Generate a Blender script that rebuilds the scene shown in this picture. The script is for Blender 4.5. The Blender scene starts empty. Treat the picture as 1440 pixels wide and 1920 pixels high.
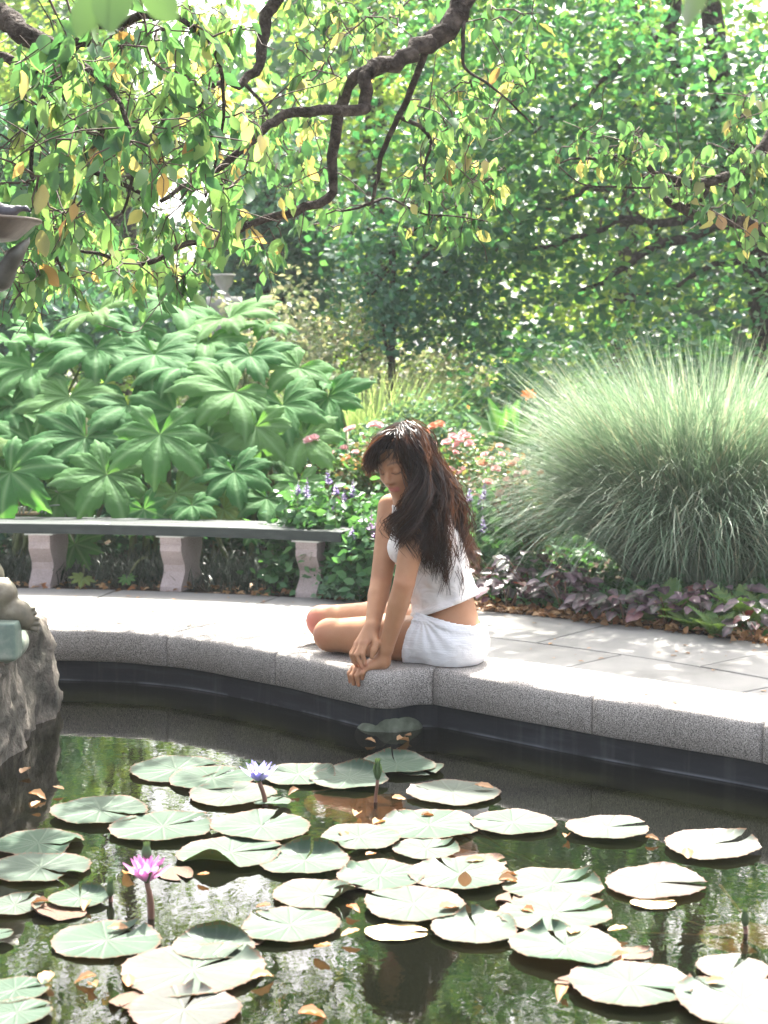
import bpy, bmesh, math, random
import numpy as np
from mathutils import Vector, Matrix

# ------------------------------------------------------------------ camera, world, sun, exposure
SC = bpy.context.scene
COL = SC.collection
EYE = 1.48
PITCH = math.atan(280.0 / 3000.0)
cam_d = bpy.data.cameras.new('camera')
cam = bpy.data.objects.new('camera', cam_d); COL.objects.link(cam)
cam.location = (0, 0, EYE)
cam.rotation_euler = (math.pi / 2 - PITCH, 0, 0)
cam_d.sensor_fit = 'HORIZONTAL'; cam_d.sensor_width = 24.0; cam_d.lens = 50.0
cam_d.clip_start = 0.05; cam_d.clip_end = 600
cam_d.dof.use_dof = True; cam_d.dof.focus_distance = 5.35; cam_d.dof.aperture_fstop = 5.0
SC.camera = cam

SUN_EL, SUN_AZ = math.radians(54), math.radians(12)     # azimuth measured from +Y towards +X
world = bpy.data.worlds.new('World'); SC.world = world; world.use_nodes = True
wn = world.node_tree; wn.nodes.clear()
sky = wn.nodes.new('ShaderNodeTexSky'); sky.sky_type = 'NISHITA'; sky.sun_disc = False
sky.sun_elevation = SUN_EL; sky.sun_rotation = SUN_AZ
sky.air_density = .8; sky.dust_density = 7.0; sky.ozone_density = .4
bg = wn.nodes.new('ShaderNodeBackground'); bg.inputs[1].default_value = 0.15
wo = wn.nodes.new('ShaderNodeOutputWorld')
hsv = wn.nodes.new('ShaderNodeHueSaturation'); hsv.inputs['Saturation'].default_value = .45
wn.links.new(sky.outputs[0], hsv.inputs['Color']); wn.links.new(hsv.outputs[0], bg.inputs[0]); wn.links.new(bg.outputs[0], wo.inputs[0])
sun_d = bpy.data.lights.new('sun', 'SUN'); sun_d.energy = 5.0; sun_d.angle = math.radians(0.53)
sun_d.color = (1.0, 0.95, 0.86)
sun = bpy.data.objects.new('sun', sun_d); COL.objects.link(sun)
sdir = Vector((math.sin(SUN_AZ) * math.cos(SUN_EL), math.cos(SUN_AZ) * math.cos(SUN_EL), math.sin(SUN_EL)))
sun.rotation_euler = (-sdir).to_track_quat('-Z', 'Y').to_euler()
sun.location = sdir * 30
SC.view_settings.view_transform = 'Standard'; SC.view_settings.look = 'None'
SC.view_settings.exposure = 2.5; SC.view_settings.gamma = 1.0
SC.view_settings.use_curve_mapping = False
SC.render.engine = 'CYCLES'
cy = SC.cycles
cy.volume_bounces = 0; cy.max_bounces = 7; cy.diffuse_bounces = 4; cy.glossy_bounces = 3; cy.transmission_bounces = 5
cy.transparent_max_bounces = 8; cy.caustics_reflective = False; cy.caustics_refractive = False
cy.use_denoising = True; cy.sample_clamp_indirect = 8.0

# ------------------------------------------------------------------ helpers: pixel rays of the photograph -> points of the place
def _dir(x, y):
    dx = (x - 720) / 3000.0; dz = -(y - 960) / 3000.0
    c, s = math.cos(PITCH), math.sin(PITCH)
    return Vector((dx, c + dz * s, -s + dz * c))
def at_y(x, y, Y):
    d = _dir(x, y); return Vector((0, 0, EYE)) + d * (Y / d.y)
def at_z(x, y, Z):
    d = _dir(x, y); return Vector((0, 0, EYE)) + d * ((Z - EYE) / d.z)
def A3(*pts): return np.array([tuple(p) for p in pts], float)

def link(o, parent=None):
    COL.objects.link(o)
    if parent is not None: o.parent = parent
    return o
def tag(o, label=None, cat=None, group=None, kind=None):
    if label: o['label'] = label
    if cat: o['category'] = cat
    if group: o['group'] = group
    if kind: o['kind'] = kind
    return o
def thing(name, label, cat, loc=(0, 0, 0), group=None):
    o = bpy.data.objects.new(name, None); COL.objects.link(o)
    o.location = loc; o.empty_display_size = .1
    return tag(o, label, cat, group)

def mesh_np(name, V, F, mat=None, rnd=None, smooth=True, attrs=None, mats=None, midx=None):
    """V (n,3); F: (m,k) int array or list of such arrays"""
    me = bpy.data.meshes.new(name)
    V = np.ascontiguousarray(V, dtype=np.float32)
    if not isinstance(F, (list, tuple)): F = [F]
    F = [np.asarray(f, dtype=np.int32) for f in F if len(f)]
    loops = np.concatenate([f.ravel() for f in F])
    tot = np.concatenate([np.full(len(f), f.shape[1], np.int32) for f in F])
    st = np.concatenate([[0], np.cumsum(tot)[:-1]]).astype(np.int32)
    me.vertices.add(len(V)); me.vertices.foreach_set('co', V.ravel())
    me.loops.add(len(loops)); me.loops.foreach_set('vertex_index', loops)
    me.polygons.add(len(tot)); me.polygons.foreach_set('loop_start', st); me.polygons.foreach_set('loop_total', tot)
    me.polygons.foreach_set('use_smooth', np.full(len(tot), bool(smooth)))
    if mats:
        for m in mats: me.materials.append(m)
        if midx is not None: me.polygons.foreach_set('material_index', np.asarray(midx, np.int32))
    elif mat: me.materials.append(mat)
    at = dict(attrs or {})
    if rnd is not None: at['rnd'] = rnd
    for k, v in at.items():
        a = me.attributes.new(k, 'FLOAT', 'POINT'); a.data.foreach_set('value', np.asarray(v, np.float32))
    me.update(calc_edges=True); me.validate()
    return me
def mobj(name, me, parent=None, loc=None):
    o = bpy.data.objects.new(name, me); link(o, parent)
    if loc is not None: o.location = loc
    return o
def obj(name, V, F, mat, parent=None, **k):
    V = np.asarray(V, float)
    q = parent
    while q is not None: V = V - np.array(q.matrix_basis.translation); q = q.parent
    return mobj(name, mesh_np(name, V, F, mat, **k), parent)

class Acc:
    """collects pieces (verts, faces) of one mesh"""
    def __init__(s): s.V = []; s.F = {}; s.n = 0; s.R = []; s.X = {}
    def add(s, V, F, rnd=0.0, **att):
        V = np.asarray(V, float)
        if not isinstance(F, (list, tuple)): F = [F]
        for f in F:
            f = np.asarray(f)
            if len(f): s.F.setdefault(f.shape[1], []).append(f + s.n)
        s.V.append(V); s.R.append(np.broadcast_to(np.asarray(rnd, float), (len(V),)))
        s.n += len(V)
    def get(s):
        return np.concatenate(s.V), [np.concatenate(f) for f in s.F.values()], np.concatenate(s.R)
    def build(s, name, mat, parent=None, smooth=True):
        V, F, R = s.get()
        return obj(name, V, F, mat, parent, rnd=R, smooth=smooth)

def cloud(bV, bF, pos, mats, rnd):
    """many copies of a small shape as arrays. mats (N,3,3) columns = axes*scale"""
    bV = np.asarray(bV, float); N = len(pos); nb = len(bV)
    V = np.einsum('nij,kj->nki', mats, bV) + np.asarray(pos)[:, None, :]
    if not isinstance(bF, (list, tuple)): bF = [bF]
    off = (np.arange(N) * nb)[:, None, None]
    F = [(np.asarray(f)[None] + off).reshape(-1, np.asarray(f).shape[1]) for f in bF]
    return V.reshape(-1, 3), F, np.repeat(rnd, nb)

def frames(direction, normal_hint):
    """rotation matrices with Y along direction, Z near hint (vectorised)"""
    y = direction / np.linalg.norm(direction, axis=1, keepdims=True)
    x = np.cross(y, normal_hint); x /= np.linalg.norm(x, axis=1, keepdims=True) + 1e-9
    z = np.cross(x, y)
    return np.stack([x, y, z], axis=2)

def tube(P, R, sides=8, cap=True, squash=None):
    P = np.asarray(P, float); n = len(P); R = np.broadcast_to(np.asarray(R, float), (n,))
    T = np.gradient(P, axis=0); T /= np.linalg.norm(T, axis=1, keepdims=True) + 1e-9
    ref = np.array([0, 0, 1.0]) if abs(T[0, 2]) < .8 else np.array([1.0, 0, 0])
    U = np.zeros_like(P); u = np.cross(T[0], ref); u /= np.linalg.norm(u)
    for i in range(n):
        u = u - T[i] * np.dot(u, T[i]); u /= np.linalg.norm(u) + 1e-9; U[i] = u
    W = np.cross(T, U)
    a = np.arange(sides) * 2 * math.pi / sides
    V = P[:, None, :] + R[:, None, None] * (np.cos(a)[None, :, None] * U[:, None, :] + np.sin(a)[None, :, None] * W[:, None, :])
    V = V.reshape(-1, 3)
    i = np.arange(n - 1)[:, None] * sides; j = np.arange(sides)[None]; j2 = (j + 1) % sides
    F = np.stack([i + j, i + j2, i + sides + j2, i + sides + j], -1).reshape(-1, 4)
    Fs = [F]
    if cap:
        Fs.append(np.array([list(range(sides))[::-1], [(n - 1) * sides + k for k in range(sides)]]))
    return V, Fs

def spline(P, n):
    """Catmull-Rom through rows of P (any columns), n samples"""
    P = np.asarray(P, float)
    Q = np.vstack([2 * P[0] - P[1], P, 2 * P[-1] - P[-2]])
    t = np.linspace(0, len(P) - 1 - 1e-6, n); i = t.astype(int); f = (t - i)[:, None]
    a, b, c, d = Q[i], Q[i + 1], Q[i + 2], Q[i + 3]
    return .5 * ((2 * b) + (c - a) * f + (2 * a - 5 * b + 4 * c - d) * f ** 2 + (3 * b - a - 3 * c + d) * f ** 3)

def lathe(profile, n=24, center=(0, 0, 0)):
    pr = np.asarray(profile, float); m = len(pr)
    a = np.arange(n) * 2 * math.pi / n
    V = np.stack([pr[:, None, 0] * np.cos(a)[None], pr[:, None, 0] * np.sin(a)[None], np.repeat(pr[:, 1][:, None], n, 1)], -1).reshape(-1, 3)
    i = np.arange(m - 1)[:, None] * n; j = np.arange(n)[None]; j2 = (j + 1) % n
    F = np.stack([i + j, i + j2, i + n + j2, i + n + j], -1).reshape(-1, 4)
    return V + np.array(center), [F]

def hull_prism(poly_xy, z0, z1):
    """closed prism over a polygon (counter-clockwise)"""
    p = np.asarray(poly_xy, float); n = len(p)
    V = np.vstack([np.c_[p, np.full(n, z0)], np.c_[p, np.full(n, z1)]])
    j = np.arange(n); j2 = (j + 1) % n
    return V, [np.stack([j, j2, j2 + n, j + n], 1), np.array([list(range(n))[::-1]]), np.array([list(range(n, 2 * n))])]

# value noise for shapes
def vnoise(P, scale, seed=0):
    P = np.asarray(P, float) * scale; i = np.floor(P).astype(np.int64); f = P - i; f = f * f * (3 - 2 * f)
    def h(ix, iy, iz):
        v = (ix * 374761393 + iy * 668265263 + iz * 2147483647 + seed * 1274126177) & 0xffffffff
        v = ((v ^ (v >> 13)) * 1274126177) & 0xffffffff
        return ((v ^ (v >> 16)) & 0xffff) / 65535.0
    r = 0
    for dx in (0, 1):
        for dy in (0, 1):
            for dz in (0, 1):
                w = (f[:, 0] if dx else 1 - f[:, 0]) * (f[:, 1] if dy else 1 - f[:, 1]) * (f[:, 2] if dz else 1 - f[:, 2])
                r = r + w * h(i[:, 0] + dx, i[:, 1] + dy, i[:, 2] + dz)
    return r

# ------------------------------------------------------------------ distance-field modelling (person, statues, rock)
class Field:
    def __init__(s, lo, hi, h):
        s.lo = np.array(lo, float); s.h = h
        s.n = np.ceil((np.array(hi) - s.lo) / h).astype(int) + 1
        s.F = np.full(tuple(s.n), .5, np.float32)
    def sub(s, lo, hi, pad):
        a = np.clip(np.floor((np.asarray(lo) - pad - s.lo) / s.h).astype(int), 0, s.n - 1)
        b = np.clip(np.ceil((np.asarray(hi) + pad - s.lo) / s.h).astype(int) + 1, 1, s.n)
        sl = tuple(slice(x, max(y, x + 1)) for x, y in zip(a, b))
        ax = [(s.lo[k] + s.h * np.arange(sl[k].start, sl[k].stop)).astype(np.float32) for k in range(3)]
        return sl, ax[0][:, None, None], ax[1][None, :, None], ax[2][None, None, :]
    def mix(s, sl, d, k, cut=False):
        a = s.F[sl]
        if cut:
            b = -d; h = np.maximum(k - np.abs(a - b), 0) / k; s.F[sl] = np.maximum(a, b) + h * h * k * .25
        else:
            h = np.maximum(k - np.abs(a - d), 0) / k; s.F[sl] = np.minimum(a, d) - h * h * k * .25
    def cap(s, a, b, ra, rb=None, k=.015, cut=False):
        rb = ra if rb is None else rb; a = np.asarray(a, float); b = np.asarray(b, float); r = max(ra, rb)
        sl, X, Y, Z = s.sub(np.minimum(a, b), np.maximum(a, b), r + k + .02)
        u = b - a; L = max(float(u @ u), 1e-9)
        t = np.clip(((X - a[0]) * u[0] + (Y - a[1]) * u[1] + (Z - a[2]) * u[2]) / L, 0, 1)
        d = np.sqrt((X - a[0] - t * u[0]) ** 2 + (Y - a[1] - t * u[1]) ** 2 + (Z - a[2] - t * u[2]) ** 2) - (ra + t * (rb - ra))
        s.mix(sl, d, k, cut)
    def ell(s, c, r, R=None, k=.015, cut=False):
        c = np.asarray(c, float); r = np.asarray(r, float); R = np.eye(3) if R is None else np.asarray(R)
        m = r.max(); sl, X, Y, Z = s.sub(c - m, c + m, k + .02)
        q = [(X - c[0]) * R[0, i] + (Y - c[1]) * R[1, i] + (Z - c[2]) * R[2, i] for i in range(3)]
        k0 = np.sqrt(sum((q[i] / r[i]) ** 2 for i in range(3))); k1 = np.sqrt(sum((q[i] / r[i] ** 2) ** 2 for i in range(3))) + 1e-6
        s.mix(sl, k0 * (k0 - 1) / k1, k, cut)
    def chain(s, pts, rads, k=.012):
        for i in range(len(pts) - 1): s.cap(pts[i], pts[i + 1], rads[i], rads[i + 1], k)
    def grid(s):
        return tuple((s.lo[k] + s.h * np.arange(s.n[k])).astype(np.float32).reshape([-1 if j == k else 1 for j in range(3)]) for k in range(3))
    def like(s):
        f = Field.__new__(Field); f.lo, f.h, f.n = s.lo, s.h, s.n; f.F = np.full(tuple(s.n), .5, np.float32); return f

def surface(F, lo, h, relax=1):
    S = F < 0; nx, ny, nz = F.shape
    cnt = np.zeros((nx - 1, ny - 1, nz - 1), np.int8)
    for i in (0, 1):
        for j in (0, 1):
            for k in (0, 1): cnt += S[i:nx - 1 + i, j:ny - 1 + j, k:nz - 1 + k]
    act = (cnt > 0) & (cnt < 8); ci = np.argwhere(act); idx = np.full(cnt.shape, -1, np.int32)
    idx[act] = np.arange(len(ci))
    P = np.zeros((len(ci), 3)); w = np.zeros(len(ci))
    C = [(i, j, k) for i in (0, 1) for j in (0, 1) for k in (0, 1)]
    val = {c: F[ci[:, 0] + c[0], ci[:, 1] + c[1], ci[:, 2] + c[2]] for c in C}
    for c in C:
        for ax in range(3):
            if c[ax] == 0:
                d = list(c); d[ax] = 1; a, b = val[c], val[tuple(d)]
                m = (a < 0) != (b < 0); t = a[m] / (a[m] - b[m])
                q = np.tile(np.array(c, float), (m.sum(), 1)); q[:, ax] = t
                P[m] += q; w[m] += 1
    P = (ci + P / w[:, None]) * h + lo
    Q = []
    for ax in range(3):
        s0 = [slice(None)] * 3; s1 = [slice(None)] * 3; s0[ax] = slice(0, -1); s1[ax] = slice(1, None)
        e = np.argwhere(S[tuple(s0)] != S[tuple(s1)])
        b, c = [(1, 2), (2, 0), (0, 1)][ax]
        m = (e[:, b] > 0) & (e[:, c] > 0) & (e[:, b] < F.shape[b] - 1) & (e[:, c] < F.shape[c] - 1); e = e[m]
        ins = S[tuple(e.T)]
        def cell(db, dc):
            q = e.copy(); q[:, b] += db; q[:, c] += dc; return idx[tuple(q.T)]
        q = np.stack([cell(-1, -1), cell(0, -1), cell(0, 0), cell(-1, 0)], 1)
        q[~ins] = q[~ins][:, ::-1]; Q.append(q)
    Q = np.concatenate(Q)
    for _ in range(relax):
        acc = np.zeros_like(P); n = np.zeros(len(P))
        for k in range(4):
            np.add.at(acc, Q[:, k], P[Q[:, (k + 1) % 4]]); np.add.at(n, Q[:, k], 1)
        P = .5 * P + .5 * acc / np.maximum(n, 1)[:, None]
    return P, Q

# ------------------------------------------------------------------ materials
def nd(nt, typ, inp=None, **pr):
    n = nt.nodes.new(typ)
    for k, v in pr.items(): setattr(n, k, v)
    for k, v in (inp or {}).items():
        if isinstance(v, bpy.types.NodeSocket): nt.links.new(v, n.inputs[k])
        else: n.inputs[k].default_value = v
    return n
def c4(c): return (c[0], c[1], c[2], 1.0)
def ramp(nt, fac, stops, interp='LINEAR'):
    r = nd(nt, 'ShaderNodeValToRGB', {'Fac': fac}); e = r.color_ramp.elements; r.color_ramp.interpolation = interp
    while len(e) < len(stops): e.new(.5)
    for k, (p, c) in enumerate(stops): e[k].position = p; e[k].color = c4(c)
    return r.outputs[0]
def mixc(nt, f, a, b, mode='MIX'):
    n = nd(nt, 'ShaderNodeMix', data_type='RGBA', blend_type=mode)
    for i, v in ((0, f), (6, a), (7, b)):
        if isinstance(v, bpy.types.NodeSocket): nt.links.new(v, n.inputs[i])
        else: n.inputs[i].default_value = v if i == 0 else c4(v)
    return n.outputs[2]
def noise(nt, scale, detail=4, rough=.55, coord='Object', dist=0.0, stretch=None):
    tc = nd(nt, 'ShaderNodeTexCoord').outputs[coord]
    if stretch: tc = nd(nt, 'ShaderNodeMapping', {'Vector': tc, 'Scale': stretch}).outputs[0]
    return nd(nt, 'ShaderNodeTexNoise', {'Vector': tc, 'Scale': scale, 'Detail': detail, 'Roughness': rough, 'Distortion': dist}).outputs['Fac']
def attr(nt, name): return nd(nt, 'ShaderNodeAttribute', attribute_name=name).outputs['Fac']
def start(name):
    m = bpy.data.materials.new(name); m.use_nodes = True; nt = m.node_tree; nt.nodes.clear()
    return m, nt, nd(nt, 'ShaderNodeOutputMaterial')
def bump(nt, h, strength=.3, dist=.01): return nd(nt, 'ShaderNodeBump', {'Height': h, 'Strength': strength, 'Distance': dist}).outputs[0]
def solid(name, stops, scale=8, rough=.6, spec=.4, bumpk=.2, bscale=40, bdist=.005, metal=0.0, detail=5, coord='Object', stretch=None):
    """one surface: colour from noise through a ramp, fine relief from a second noise"""
    m, nt, out = start(name)
    col = ramp(nt, noise(nt, scale, detail, coord=coord, stretch=stretch), stops)
    p = nd(nt, 'ShaderNodeBsdfPrincipled', {'Base Color': col, 'Roughness': rough, 'Specular IOR Level': spec, 'Metallic': metal})
    if bumpk: nt.links.new(bump(nt, noise(nt, bscale, 4, coord=coord, stretch=stretch), bumpk, bdist), p.inputs['Normal'])
    nt.links.new(p.outputs[0], out.inputs[0]); return m
def leafmat(name, stops, trans=.4, rough=.45, spec=.35, tint=(1.25, 1.2, .55), vein=None, veink=.5, nscale=30, relief=0):
    m, nt, out = start(name)
    r = nd(nt, 'ShaderNodeMath', {0: attr(nt, 'rnd'), 1: nd(nt, 'ShaderNodeObjectInfo').outputs['Random']}, operation='ADD').outputs[0]
    r = nd(nt, 'ShaderNodeMath', {0: r}, operation='FRACT').outputs[0]
    col = ramp(nt, r, stops)
    nz = noise(nt, nscale, 3)
    col = mixc(nt, .35, col, mixc(nt, nz, (.45, .45, .45), (1, 1, 1)), 'MULTIPLY')
    if vein: col = mixc(nt, nd(nt, 'ShaderNodeMath', {0: attr(nt, 'vein'), 1: veink}, operation='MULTIPLY').outputs[0], col, vein)
    p = nd(nt, 'ShaderNodeBsdfPrincipled', {'Base Color': col, 'Roughness': rough, 'Specular IOR Level': spec})
    if relief: nt.links.new(bump(nt, noise(nt, relief, 4), .5, .02), p.inputs['Normal'])
    t = nd(nt, 'ShaderNodeBsdfTranslucent', {'Color': mixc(nt, 1.0, col, tint, 'MULTIPLY')})
    x = nd(nt, 'ShaderNodeMixShader', {0: trans, 1: p.outputs[0], 2: t.outputs[0]})
    nt.links.new(x.outputs[0], out.inputs[0]); return m

M = {}
# greens sit towards blue-green in shade, yellow when the sun comes through (tint)
M['crab'] = leafmat('crabapple_leaf', [(0, (.045, .135, .07)), (.45, (.085, .195, .09)), (.88, (.17, .28, .13)), (.92, (.33, .34, .17)), (.98, (.42, .36, .19)), (1, (.36, .2, .1))], .52, .45, .4, (1.6, 1.5, .75))
M['tree_mid'] = leafmat('tree_leaf_mid', [(0, (.033, .12, .082)), (.5, (.056, .16, .093)), (1, (.12, .23, .095))], .46, .45, .35, (1.5, 1.6, .6))
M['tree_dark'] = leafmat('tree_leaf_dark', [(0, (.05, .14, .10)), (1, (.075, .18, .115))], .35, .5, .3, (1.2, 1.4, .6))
M['tree_bright'] = leafmat('tree_leaf_bright', [(0, (.12, .22, .07)), (.5, (.17, .27, .08)), (1, (.26, .32, .11))], .55, .45, .35, (1.6, 1.6, .7))
M['shrub_pale'] = leafmat('shrub_leaf_pale', [(0, (.10, .15, .08)), (.5, (.20, .25, .15)), (.85, (.38, .38, .26)), (1, (.45, .38, .28))], .4, .5, .3, (1.2, 1.2, .8))
M['shrub_blue'] = leafmat('perennial_leaf_blue', [(0, (.09, .19, .12)), (1, (.17, .29, .18))], .35, .5, .3, (1.2, 1.3, .7))
M['salvia'] = leafmat('salvia_leaf', [(0, (.05, .14, .065)), (1, (.10, .22, .09))], .35, .45, .35, (1.3, 1.4, .6))
M['rose'] = leafmat('rose_leaf', [(0, (.06, .14, .05)), (.7, (.11, .19, .07)), (.85, (.25, .17, .08)), (1, (.3, .14, .08))], .4, .45, .35, (1.3, 1.3, .7))
M['palm'] = leafmat('big_palmate_leaf', [(0, (.042, .14, .042)), (.5, (.065, .18, .055)), (.93, (.11, .225, .075)), (1, (.2, .25, .08))], .42, .7, .08, (1.45, 1.6, .65), vein=(.2, .33, .17), veink=.55, nscale=12, relief=14)
M['canna'] = leafmat('canna_leaf', [(0, (.05, .17, .05)), (1, (.09, .22, .06))], .45, .4, .4, (1.4, 1.4, .6), vein=(.2, .32, .12))
M['grass'] = leafmat('miscanthus_blade', [(0, (.17, .27, .18)), (.55, (.27, .36, .25)), (.9, (.46, .50, .40)), (1, (.50, .43, .30))], .33, .5, .25, (1.0, 1.1, .85))
M['grass2'] = leafmat('yellow_grass_blade', [(0, (.17, .29, .12)), (1, (.33, .41, .23))], .5, .45, .3, (1.3, 1.25, .7))
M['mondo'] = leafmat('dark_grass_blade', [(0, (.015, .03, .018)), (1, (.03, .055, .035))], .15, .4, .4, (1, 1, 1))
M['purple'] = leafmat('purple_leaf', [(0, (.032, .024, .03)), (.25, (.032, .048, .028)), (.6, (.065, .044, .056)), (.85, (.14, .10, .125)), (1, (.17, .055, .04))], .25, .35, .5, (1.8, .7, .5), vein=(.2, .12, .16))
M['fern'] = leafmat('fern_frond', [(0, (.09, .19, .06)), (1, (.18, .26, .09))], .4, .5, .3, (1.3, 1.3, .6))
M['litter'] = leafmat('dry_leaf', [(0, (.16, .08, .035)), (.5, (.33, .19, .09)), (.8, (.45, .3, .16)), (1, (.35, .14, .06))], .25, .6, .3, (1.2, 1, .7))
M['bark'] = solid('bark', [(.3, (.018, .015, .012)), (.5, (.045, .036, .03)), (.72, (.11, .092, .078))], 22, .9, .1, 1.0, 38, .03)
M['twig'] = solid('twig', [(.3, (.05, .035, .028)), (.7, (.10, .075, .06))], 20, .8, .2, .3, 80)
M['stem'] = solid('green_stem', [(.3, (.10, .12, .05)), (.7, (.16, .17, .07))], 12, .6, .3, .1)
M['brownstem'] = solid('brown_stem', [(.3, (.10, .055, .035)), (.7, (.2, .11, .07))], 12, .6, .3, .1)
# ------------------------------------------------------------------ materials of the hard setting
def granite(name, lo, mid, hi, fine=260):
    m, nt, out = start(name)
    s = noise(nt, fine, 2, .6)
    big = noise(nt, 3.0, 6, .65)
    col = ramp(nt, s, [(.40, lo), (.47, mid), (.54, mid), (.63, hi)])
    col = mixc(nt, .5, col, ramp(nt, big, [(.3, (.55, .53, .49)), (.55, (.9, .89, .87)), (.7, (1, 1, 1))]), 'MULTIPLY')
    p = nd(nt, 'ShaderNodeBsdfPrincipled', {'Base Color': col, 'Roughness': .75, 'Specular IOR Level': .35})
    nt.links.new(bump(nt, s, .25, .004), p.inputs['Normal']); nt.links.new(p.outputs[0], out.inputs[0]); return m
M['granite'] = granite('speckled_granite', (.085, .08, .075), (.29, .27, .25), (.50, .47, .44), 310)
M['pinkgranite'] = granite('pinkish_granite', (.2, .16, .16), (.36, .30, .295), (.48, .42, .41), 320)
M['slab'] = solid('bluestone_slab', [(.28, (.12, .118, .11)), (.42, (.18, .176, .166)), (.58, (.21, .205, .195)), (.75, (.26, .25, .235))], 1.7, .8, .3, .15, 120, .003)
M['mortar'] = solid('dark_joint', [(.3, (.04, .037, .034)), (.7, (.08, .075, .07))], 20, .9, .2, .2)
M['soil'] = solid('garden_soil', [(.3, (.03, .02, .014)), (.55, (.06, .042, .03)), (.8, (.12, .08, .055))], 9, .95, .1, .8, 60, .02)
def poolwall():
    m, nt, out = start('painted_pool_wall')
    a = noise(nt, 3, 5, stretch=(1, 1, 9)); b = noise(nt, 60, 3)
    col = ramp(nt, a, [(.3, (.008, .010, .013)), (.55, (.015, .018, .022)), (.70, (.032, .037, .045)), (.82, (.09, .10, .11))])
    st = ramp(nt, noise(nt, 5, 4, stretch=(4, 4, .35)), [(.55, (0, 0, 0)), (.75, (.35, .35, .35))]); col = mixc(nt, st, col, (.11, .115, .115))
    zz = nd(nt, 'ShaderNodeSeparateXYZ', {0: nd(nt, 'ShaderNodeTexCoord').outputs['Object']}).outputs[2]
    ln = ramp(nt, zz, [(.2505, (0, 0, 0)), (.2525, (1, 1, 1)), (.2555, (1, 1, 1)), (.259, (0, 0, 0))])            # scum line left by the water
    ln = mixc(nt, 1.0, ln, ramp(nt, noise(nt, 6, 5), [(.4, (0, 0, 0)), (.62, (.8, .8, .8))]), 'MULTIPLY'); col = mixc(nt, ln, col, (.17, .185, .205))
    p = nd(nt, 'ShaderNodeBsdfPrincipled', {'Base Color': col, 'Roughness': .7, 'Specular IOR Level': .3})
    nt.links.new(bump(nt, b, .4, .004), p.inputs['Normal']); nt.links.new(p.outputs[0], out.inputs[0]); return m
M['poolwall'] = poolwall()
M['poolfloor'] = solid('pool_mud', [(.3, (.012, .009, .005)), (.6, (.03, .02, .012)), (.85, (.07, .045, .025))], 6, .9, .1, .3)
def water():
    m, nt, out = start('pond_water')
    h1 = noise(nt, 9, 3, .55, dist=.6); h2 = noise(nt, 42, 2, .5, dist=.3)
    h = nd(nt, 'ShaderNodeMath', {0: h1, 1: nd(nt, 'ShaderNodeMath', {0: h2, 1: .22}, operation='MULTIPLY').outputs[0]}, operation='ADD').outputs[0]
    nrm = bump(nt, h, .13, .003)
    gl = nd(nt, 'ShaderNodeBsdfGlossy', {'Color': (1, 1, 1, 1), 'Roughness': .0, 'Normal': nrm})
    df = nd(nt, 'ShaderNodeBsdfDiffuse', {'Color': (.006, .007, .004, 1)})
    tr = nd(nt, 'ShaderNodeBsdfTransparent', {'Color': (.42, .36, .22, 1)})
    body = nd(nt, 'ShaderNodeMixShader', {0: .45, 1: tr.outputs[0], 2: df.outputs[0]})
    fr = nd(nt, 'ShaderNodeFresnel', {'IOR': 1.4, 'Normal': nrm})
    x = nd(nt, 'ShaderNodeMixShader', {0: fr.outputs[0], 1: body.outputs[0], 2: gl.outputs[0]})
    nt.links.new(x.outputs[0], out.inputs[0]); return m
M['water'] = water()

ZC, ZB, ZW = .46, .335, .25                       # coping top, coping bottom, water level
RC = np.array([-3.0, 3.5]); RP = 7.0              # centre of the garden circle, outer radius of the path

# ------------------------------------------------------------------ ground, path, pool
def structure(o, label=None): o['kind'] = 'structure'; return o
S = 260
n = 40
gx = np.linspace(-S, S, n + 1); gy = np.linspace(-60, 460, n + 1)
gxx, gyy = np.meshgrid(gx, gy, indexing='ij')
i, j = np.meshgrid(np.arange(n), np.arange(n), indexing='ij'); q = i * (n + 1) + j
structure(obj('ground', np.c_[gxx.ravel(), gyy.ravel(), np.full(gxx.size, -.03)],
              np.stack([q, q + n + 1, q + n + 2, q + 1], -1).reshape(-1, 4), M['soil']))

# pool edge, read off the photograph, closed behind the camera's side
edge_ctrl = [(-1.25, 6.08), (-.82, 5.96), (-.41, 5.62), (-.05, 5.235), (.163, 5.285), (.64, 4.85), (1.08, 4.49), (1.62, 3.95), (2.1, 3.2),
             (2.35, 2.4), (2.1, 1.6), (1.3, 1.15), (0, 1.05), (-1.6, 1.05), (-3.2, 1.15), (-4.4, 1.7), (-4.9, 2.9), (-4.75, 4.3), (-4.0, 5.35), (-3.0, 5.95), (-2.1, 6.14)]
E = []
ec = np.array(edge_ctrl)
segs = [(ec[[19, 20, 0, 1, 2, 3]], 'a'), (ec[[4, 5, 6, 7, 8, 9, 10, 11, 12, 13, 14, 15, 16, 17, 18, 19]], 'b')]
left = spline(ec[[18, 19, 20, 0, 1, 2, 3]], 97)          # ... ends at the cusp
right = spline(ec[[4, 5, 6, 7, 8, 9, 10, 11, 12, 13, 14, 15, 16, 17, 18]], 225)
cusp = spline(np.array([ec[3], ec[3] + [.075, -.012], ec[4] + [-.06, -.005], ec[4]]), 9)
inner = np.vstack([left, cusp[1:-1], right[:-1]])         # runs left -> right along the far side, clockwise
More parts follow.
